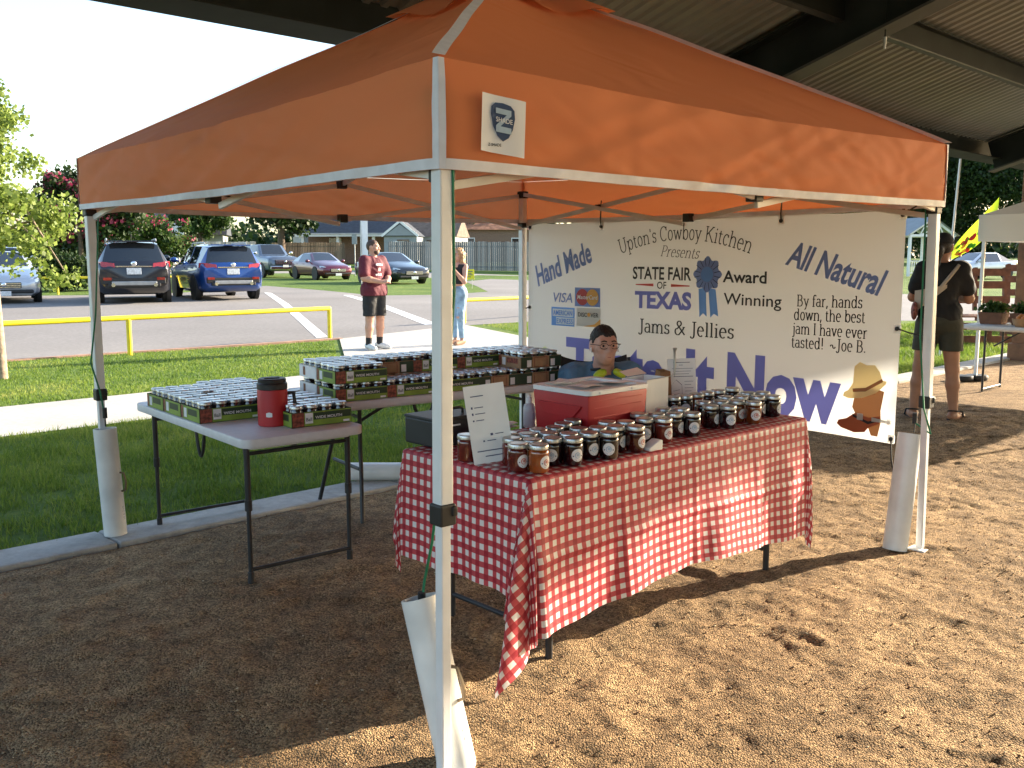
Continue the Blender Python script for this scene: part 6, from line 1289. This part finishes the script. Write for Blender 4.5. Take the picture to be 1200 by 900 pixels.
for k, (px_, y, lab_) in enumerate(((70, 35, 'dark clipped shrub right behind the silver sedan'), (122, 36, 'dark shrub left of the black suv'))):
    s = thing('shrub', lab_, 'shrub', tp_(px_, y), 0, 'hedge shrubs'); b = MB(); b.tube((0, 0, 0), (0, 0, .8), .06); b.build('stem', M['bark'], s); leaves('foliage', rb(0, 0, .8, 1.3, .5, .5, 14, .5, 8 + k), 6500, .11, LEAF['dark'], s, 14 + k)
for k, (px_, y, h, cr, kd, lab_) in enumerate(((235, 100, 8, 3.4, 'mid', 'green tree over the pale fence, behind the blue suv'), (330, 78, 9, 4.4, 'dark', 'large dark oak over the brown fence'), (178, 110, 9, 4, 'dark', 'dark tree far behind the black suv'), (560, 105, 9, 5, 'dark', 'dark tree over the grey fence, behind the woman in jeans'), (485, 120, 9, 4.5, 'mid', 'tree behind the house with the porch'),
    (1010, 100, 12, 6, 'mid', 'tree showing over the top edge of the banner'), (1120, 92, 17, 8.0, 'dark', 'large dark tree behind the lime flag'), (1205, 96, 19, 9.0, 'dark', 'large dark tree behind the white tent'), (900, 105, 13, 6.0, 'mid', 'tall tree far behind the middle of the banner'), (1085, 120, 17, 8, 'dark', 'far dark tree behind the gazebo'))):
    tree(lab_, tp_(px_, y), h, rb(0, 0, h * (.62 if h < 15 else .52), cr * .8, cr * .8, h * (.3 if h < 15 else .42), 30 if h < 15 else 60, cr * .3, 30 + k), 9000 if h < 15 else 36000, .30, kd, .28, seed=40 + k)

tl = []; r_ = random.Random(8)
for k in range(150):
    px_ = -500 + 2300 * k / 150; y = 150 + r_.uniform(-12, 12); s = r_.uniform(2.2, 4.2); tl.append((tuple(tp_(px_, y, r_.uniform(.5, 3.2))), (s * 1.3, s, s)))
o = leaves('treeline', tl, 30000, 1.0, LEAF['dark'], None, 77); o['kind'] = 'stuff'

# ------------------------------------------------------------------ houses, fences, signs behind
def fence(label, a, b_, h, c, seed):
    t = thing('wooden_fence', label, 'fence', a); d = Vector(b_) - Vector(a); L = d.length; d2 = d.normalized(); r = random.Random(seed); b = MB(); x = 0
    while x < L:
        w_ = .14; b.bar(d2 * (x + .07) + Vector((0, 0, .03)), d2 * (x + .07) + Vector((0, 0, h + r.uniform(-.03, .03))), w_ * .95, .02 + r.uniform(0, .012), up=tuple(d2.cross(Vector((0, 0, 1))))); x += w_ + .012
    m = mat_ramp('fence_boards', [tuple(v * .6 for v in c), c, tuple(min(1, v * 1.3) for v in c)], .85); b.build('boards', m, t, fix=False)
    b = MB(); n_ = Vector((d2.y, -d2.x, 0)) * -.05
    for z in (.3, h - .3): b.bar(n_ + Vector((0, 0, z)), d2 * L + n_ + Vector((0, 0, z)), .05, .08)
    b.build('rail', m, t, split=True); return t
fence('weathered grey plank fence running behind the dark sedan and the woman', tp_(455, 68), tp_(760, 62), 2.0, (.20, .20, .19), 1)
fence('pale grey plank fence behind the blue suv', tp_(190, 84), tp_(300, 80), 2.0, (.34, .33, .30), 2)
fence('brown plank fence behind the pickup truck', tp_(318, 80), tp_(404, 78), 1.9, (.20, .14, .09), 3)
M['roof_dark'] = mat('dark_shingles', (.045, .052, .066), .9, noise=(3, .25), bump=(20, .5, .03)); M['roof_brown'] = mat('brown_shingles', (.17, .12, .09), .9, noise=(3, .25), bump=(20, .5, .03)); M['siding'] = mat('pale_siding', (.40, .39, .37), .8, noise=(2, .1)); M['siding_grey'] = mat('grey_siding', (.24, .26, .27), .8, noise=(2, .1)); M['brick'] = mat('brick_wall', (.22, .14, .10), .9, noise=(9, .3)); M['house_white'] = mat('white_trim_paint', (.7, .7, .69), .6, noise=(4, .06)); M['window_dark'] = glass_mat('window_glass', (.02, .025, .03))
def house(label, loc, rz, w, d, eave, ridge, wall, roof, porch=0, gable_front=False, name='house', cat='house'):
    t = thing(name, label, cat, loc, rz); b = MB(); b.box((0, 0, eave / 2), (w, d, eave)); wl = b.build('wall', wall, t)
    b = MB(); o = .4 if name == 'house' else .15
    if gable_front: pr = [(-w / 2 - o, eave - .05), (w / 2 + o, eave - .05), (0, ridge)]; b.prism(pr, -d / 2 - o, d / 2 + o, T=Matrix(((1, 0, 0, 0), (0, 0, 1, 0), (0, 1, 0, 0), (0, 0, 0, 1))))
    else: pr = [(-d / 2 - o - porch, eave - .05 - porch * .18), (d / 2 + o, eave - .05), (0, ridge)]; b.prism(pr, -w / 2 - o, w / 2 + o, T=Matrix(((0, 0, 1, 0), (1, 0, 0, 0), (0, 1, 0, 0), (0, 0, 0, 1))))
    b.build('roof', roof, t)
    if gable_front:
        b = MB(); y = -d / 2 - o - .02; b.prism([(-w / 2 + .1, eave), (w / 2 - .1, eave), (0, ridge - .25)], y - .01, y, T=Matrix(((1, 0, 0, 0), (0, 0, 1, 0), (0, 1, 0, 0), (0, 0, 0, 1)))); b.build('gable', wall, t)
        b = MB()
        for s in (-1, 1): b.bar((s * (w / 2 + o), y - .03, eave - .05), (0, y - .03, ridge), .05, .18)
        b.build('barge_board', M['house_white'], t, split=True)
    if porch:
        b = MB()
        for k in range(4): b.box((-w / 2 + .3 + k * (w - .6) / 3, -d / 2 - porch, (eave - porch * .18) / 2), (.24, .24, eave - porch * .18 - .1))
        b.build('porch_post', M['house_white'], t, split=True); b = MB(); b.box((0, -d / 2 - porch - .3, eave - porch * .18 - .12), (w + .7, .1, .3)); b.build('fascia', M['house_white'], t)
    for k in range(max(1, int(w // 4))):
        x = -w / 2 + (k + .5) * w / max(1, int(w // 4)); b = MB(); b.box((x, -d / 2 - .02, eave * .55), (1.15, .06, 1.3)); fr = b.build('window', M['house_white'], t); b = MB(); b.box((x, -d / 2 - .045, eave * .55), (.98, .03, 1.12)); b.build('pane', M['window_dark'], fr)
    b = MB(); b.box((w * .08, -d / 2 - .02, 1.05), (.95, .06, 2.1)); dr = b.build('door', M['roof_brown'], t)
    return t
house('house with a dark roof and white porch posts behind the maroon sedan', tp_(440, 92), R(-8), 10.5, 8, 3.1, 6.2, M['brick'], M['roof_dark'], porch=2.2)
house('pale house with dark roof above the grey fence, left of the oak', tp_(226, 104), R(12), 7, 6, 2.9, 5.2, M['siding'], M['roof_dark'])
house('pale gabled house half hidden by the oak', tp_(383, 100), R(20), 6, 7, 3.0, 5.4, M['siding'], M['roof_brown'], gable_front=True)
house('small grey shed with white barge boards over the grey fence', tp_(474, 76), R(-5), 2.6, 3, 2.4, 3.5, M['siding_grey'], M['roof_dark'], gable_front=True, name='shed', cat='shed')
house('brown roofed outbuilding right of the grey shed', tp_(510, 80), R(-12), 4.6, 4, 2.4, 3.9, M['siding'], M['roof_brown'], name='outbuilding', cat='outbuilding')
house('brown tiled house far behind the woman in jeans', tp_(575, 105), R(5), 10, 8, 3.4, 5.8, M['brick'], mat('rust_tiles', (.30, .14, .08), .9, noise=(2, .5)))
def post_sign(name, label, loc, h, w, hh, m, rz=0, cat='sign', pole=.03):
    t = thing(name, label, cat, loc, rz); b = MB(); b.tube((0, 0, -.05), (0, 0, h), pole); b.build('pole', M['galv'], t, smooth=40); b = MB(); b.box((0, -.05, h - hh / 2), (w, .02, hh)); b.build('panel', m, t, bev=.01); return t
post_sign('road_sign', 'blank pale back of a road sign left of the blue suv', tp_(210, 52), 3.0, .62, .66, M['plate'], R(10))
post_sign('road_sign', 'small grey sign on a post behind the maroon sedan', tp_(416, 58), 2.5, .32, .6, M['siding_grey'], R(-5))
ys = thing('yard_sign', 'yellow yard sign on two wire legs right of the woman in jeans', 'sign', G(549, 338), R(-6)); b = MB(); b.box((0, 0, .56), (.46, .012, .40)); b.build('panel', mat('sign_yellow', (.75, .62, .02), .5, noise=(14, .1)), ys)
b = MB()
for s in (-1, 1): b.tube((s * .15, 0, -.02), (s * .15, 0, .4), .008)
b.build('wire_leg', M['galv'], ys, split=True)
b = MB()
for z, w_ in ((.67, .34), (.60, .26), (.54, .34), (.46, .2)): b.box((0, -.008, z), (w_, .004, .03))
b.build('sign_print', M['label_ink'], ys)
ff = thing('feather_flag', 'tall white feather flag standing at the grass edge left of the man in maroon', 'flag', G(424, 342)); b = MB(); b.pipe([(0, 0, -.05), (0, 0, 2.2), (.06, 0, 3.6), (.2, 0, 4.1)], .018, 8); b.build('pole', M['galv'], ff, smooth=60)
b = MB(); b.grid(lambda s, t: ((.02 if t < .8 else .02 + .12 * (t - .8) / .2) + s * (.24 - .16 * t * (t > .75)) , .03 * math.sin(6 * t + 3 * s), .55 + 3.35 * t), 4, 20); b.build('flag_cloth', M['house_white'], ff, smooth=70, fix=False)
cn = thing('traffic_cone', 'small orange cone on the grass between the two parked suvs', 'cone', tp_(204, 50)); b = MB(); b.lathe([(.19, 0), (.19, .03), (.12, .04), (.03, .68), (0, .69)], 14); b.build('cone_body', mat('cone_orange', (.7, .14, .02), .5), cn, smooth=40)

# ------------------------------------------------------------------ right-hand side: second stall, flag, pallets
M['tent_white'] = cloth_mat('white_canopy', (.7, .69, .66), .3, .3)
wt_ = thing('canopy_tent', 'white canopy tent of the next stall at the right edge', 'canopy tent', W(11.87, -.5), TH)
b = MB(); cs_ = [(0, 0), (3.05, 0), (3.05, -3.05), (0, -3.05)]
for i in range(4):
    a, c = Vector((*cs_[i], 0)), Vector((*cs_[(i + 1) % 4], 0)); ct = Vector((1.525, -1.525, 0))
    b.grid(lambda s, t: tuple(a.lerp(c, s).lerp(ct, t) + Vector((0, 0, 1.98 + .85 * t - .06 * math.sin(3.14 * t)))), 10, 8); 
    b.grid(lambda s, t: tuple(a.lerp(c, s) + (a.lerp(c, s) - ct) * (.006 + .006 * math.sin(s * 20 + t * 3)) + Vector((0, 0, 1.98 - .31 * t))), 24, 3)
b.build('canopy_top', M['tent_white'], wt_, smooth=60, fix=False)
for x, y in cs_:
    sx, sy = (1 if x == 0 else -1) * .04, (-1 if y == 0 else 1) * .04; b = MB(); b.box((x + sx, y + sy, 1.0), (.036, .036, 1.98)); lg_ = b.build('leg', M['alu'], wt_, bev=.004)
    b = MB(); b.lathe([(0, 0), (.12, 0), (.13, .03), (.12, .06), (.03, .07), (0, .07)], 16, T=Matrix.Translation((x + sx + .05, y + sy, .012))); b.lathe([(0, 0), (.12, 0), (.13, .03), (.12, .06), (.03, .07), (0, .07)], 16, T=Matrix.Translation((x + sx - .14, y + sy + .10, .012))); b.build('foot_weight', M['black'], lg_, smooth=40, split=True)
gt = thing('folding_table', 'grey folding table holding planters in the next stall', 'table', W(10.85, -.72), R(44 - 90)); table_top(gt, 1.83, .7, .745)
for x in (.25, 1.6):
    for y in (.08, .62): b = MB(); b.tube((x, y, .70), (x, y, .01), .013); b.build('leg', M['leg_grey'], gt, smooth=40)
    b = MB(); b.tube((x, .08, .04), (x, .62, .04), .012); b.tube((x, .35, .5), (x + .3, .35, .69), .009); b.build('leg_brace', M['leg_grey'], gt, smooth=40, split=True)
M['terracotta'] = mat('terracotta', (.20, .085, .045), .8, noise=(14, .2))
for k, (x, y, w_, lab_) in enumerate(((.10, .30, .26, 'brown planter of green seedlings, nearest the white tent leg'), (.42, .33, .28, 'brown planter of green seedlings, second from the tent leg'), (.80, .34, .3, 'brown planter of tall seedlings at the right edge'))):
    o = thing('planter', lab_, 'planter', gt.matrix_basis @ Vector((x, y, .746)), R(44 - 90), 'planters on the next stall'); b = MB(); b.add([(0, 0, 0), (w_ - .04, 0, 0), (w_ - .04, .2, 0), (0, .2, 0), (-.02, -.02, .13), (w_ - .02, -.02, .13), (w_ - .02, .22, .13), (-.02, .22, .13)], [(3, 2, 1, 0), (4, 5, 6, 7), (0, 1, 5, 4), (1, 2, 6, 5), (2, 3, 7, 6), (3, 0, 4, 7)]); b.build('pot', M['terracotta'], o, bev=.006)
    leaves('seedlings', [((w_ / 2 - .02, .1, .17), (w_ * .55, .12, .07))], 420, .045, LEAF['mid'], o, 60 + k, droop=-.4)
o = thing('fruit_basket', 'brown basket of orange fruit between the planters', 'basket', gt.matrix_basis @ Vector((.62, .10, .746)), 0); b = MB(); b.lathe([(.08, 0), (.11, .09), (.115, .09), (.10, .02), (0, .015)], 18); b.build('basket', M['kraft'], o, smooth=50); b = MB()
for k in range(9): a = k * 2.4; b.ball((.028 * math.sqrt(k) * math.cos(a), .028 * math.sqrt(k) * math.sin(a), .085 + .02 * (k < 4)), .034, 10)
b.build('fruit', mat('orange_fruit', (.6, .2, .04), .5), o, smooth=80)
fl = thing('produce_flag', 'lime green flag with red and orange produce pictures, right of the woman in black', 'flag', Vector((6.45, 14.2, 0)), 0)
b = MB(); b.tube((.0, -.02, -.02), (.16, .05, 2.92), .02, .016, n=10); b.build('pole', M['house_white'], fl, smooth=50)
fq = [(.03, 1.45), (.70, 2.33), (.72, 2.12), (.54, 1.72), (.10, 1.46)]
def FP(s, t, o=0):
    a = Vector((.02 + .70 * s, 1.50 + .86 * s)); c = Vector((.10 + .50 * s + .14 * s * s, 1.44 + .30 * s + .22 * s ** 3)); p_ = a.lerp(c, t); return (p_.x, .05 * math.sin(5 * s + 2 * t) - o, p_.y)
b = MB(); b.grid(lambda s, t: FP(s, t), 16, 8); b.build('flag_cloth', cloth_mat('lime_flag', (.42, .62, .04), .5, .1), fl, smooth=70, fix=False)
b = MB(); r = random.Random(4)
for k in range(34):
    s, t = r.uniform(.14, .92), r.uniform(.3, .9); rr = r.uniform(.03, .06); mi = r.choice((0, 0, 1, 1, 2, 2)); b.add([FP(s + rr * math.cos(6.283 * i / 9), t + 2.0 * rr * math.sin(6.283 * i / 9), .004 + .0008 * k) for i in range(9)], [tuple(range(9))], mi)
b.build('produce_picture', [ink('flag_red', (.6, .04, .03)), ink('flag_orange', (.75, .30, .03)), ink('flag_green', (.06, .28, .03))], fl, fix=False)
M['pallet'] = mat('stained_pallet', (.17, .065, .035), .75, noise=(9, .35), bump=(30, .4, .006))
pb = thing('pallet_bench', 'brown bench made of wooden pallets on the lawn behind the next stall', 'bench', Vector((8.15, 16.6, 0)), R(-6)); b = MB()
for z in (.74, 1.0, 1.22): b.box((0, .02 + z * .1, z), (1.15, .025, .13))
for x in (-.5, 0, .5): b.bar((x, .10, .55), (x, .19, 1.3), .09, .05)
b.build('backrest', M['pallet'], pb); b = MB()
for y in (-.55, -.38, -.21, -.04): b.box((0, y, .48), (1.15, .12, .025))
for x in (-.5, 0, .5): b.box((x, -.3, .42), (.05, .6, .09))
b.build('seat', M['pallet'], pb); b = MB()
for z in (.1, .32): b.box((0, -.62, z), (1.2, .025, .12))
for x in (-.52, 0, .52): b.box((x, -.6, .2), (.09, .03, .4))
for x in (-.52, .52): b.box((x, -.1, .2), (.09, .5, .08)); b.box((x, .12, .25), (.09, .09, .5))
b.build('base', M['pallet'], pb)
p2 = thing('pallet_bench', 'second pallet bench set further back to the right', 'bench', Vector((10.3, 18.6, .05)), R(-6)); 
for ch in list(pb.children): copy_tree(ch, parent=p2)
gz_ = thing('gazebo', 'white lattice gazebo far behind the woman in black', 'gazebo', tp_(1073, 58), R(20)); b = MB()
for x in (-1.6, 1.6):
    for y in (-1.2, 1.2): b.box((x, y, 1.2), (.14, .14, 2.4))
b.build('post', M['house_white'], gz_, split=True); b = MB()
for y in (-1.2, 1.2):
    b.bar((-1.8, y, 2.4), (1.8, y, 2.4), .1, .14); b.bar((-1.8, y, 2.4), (0, y, 3.4), .1, .14); b.bar((1.8, y, 2.4), (0, y, 3.4), .1, .14)
    for x in (-.9, 0, .9): b.bar((x * .5, y, 3.4 - abs(x * .5) / 1.8), (x, y, 2.4), .06, .06); b.bar((x * .5, y, 3.2 - abs(x * .5) / 1.8), (-x, y, 2.4), .06, .06)
b.build('truss', M['house_white'], gz_); b = MB()
for s in (-1, 1): b.add([(s * 2.0, -1.4, 2.38), (s * 2.0, 1.4, 2.38), (0, 1.4, 3.5), (0, -1.4, 3.5)], [(0, 1, 2, 3)])
b.build('roof', M['siding_grey'], gz_, fix=False); b = MB(); b.box((0, -1.2, .9), (3.2, .05, .05)); b.box((0, -1.2, .2), (3.2, .05, .05))
for k in range(20): b.box((-1.5 + k * .158, -1.2, .55), (.04, .03, .7))
b.build('railing', M['house_white'], gz_)
ballast((.13, 6.83, .02), (.12, 6.86, .60), 'white pipe weight at the foot of the back canopy leg, behind the cooler')
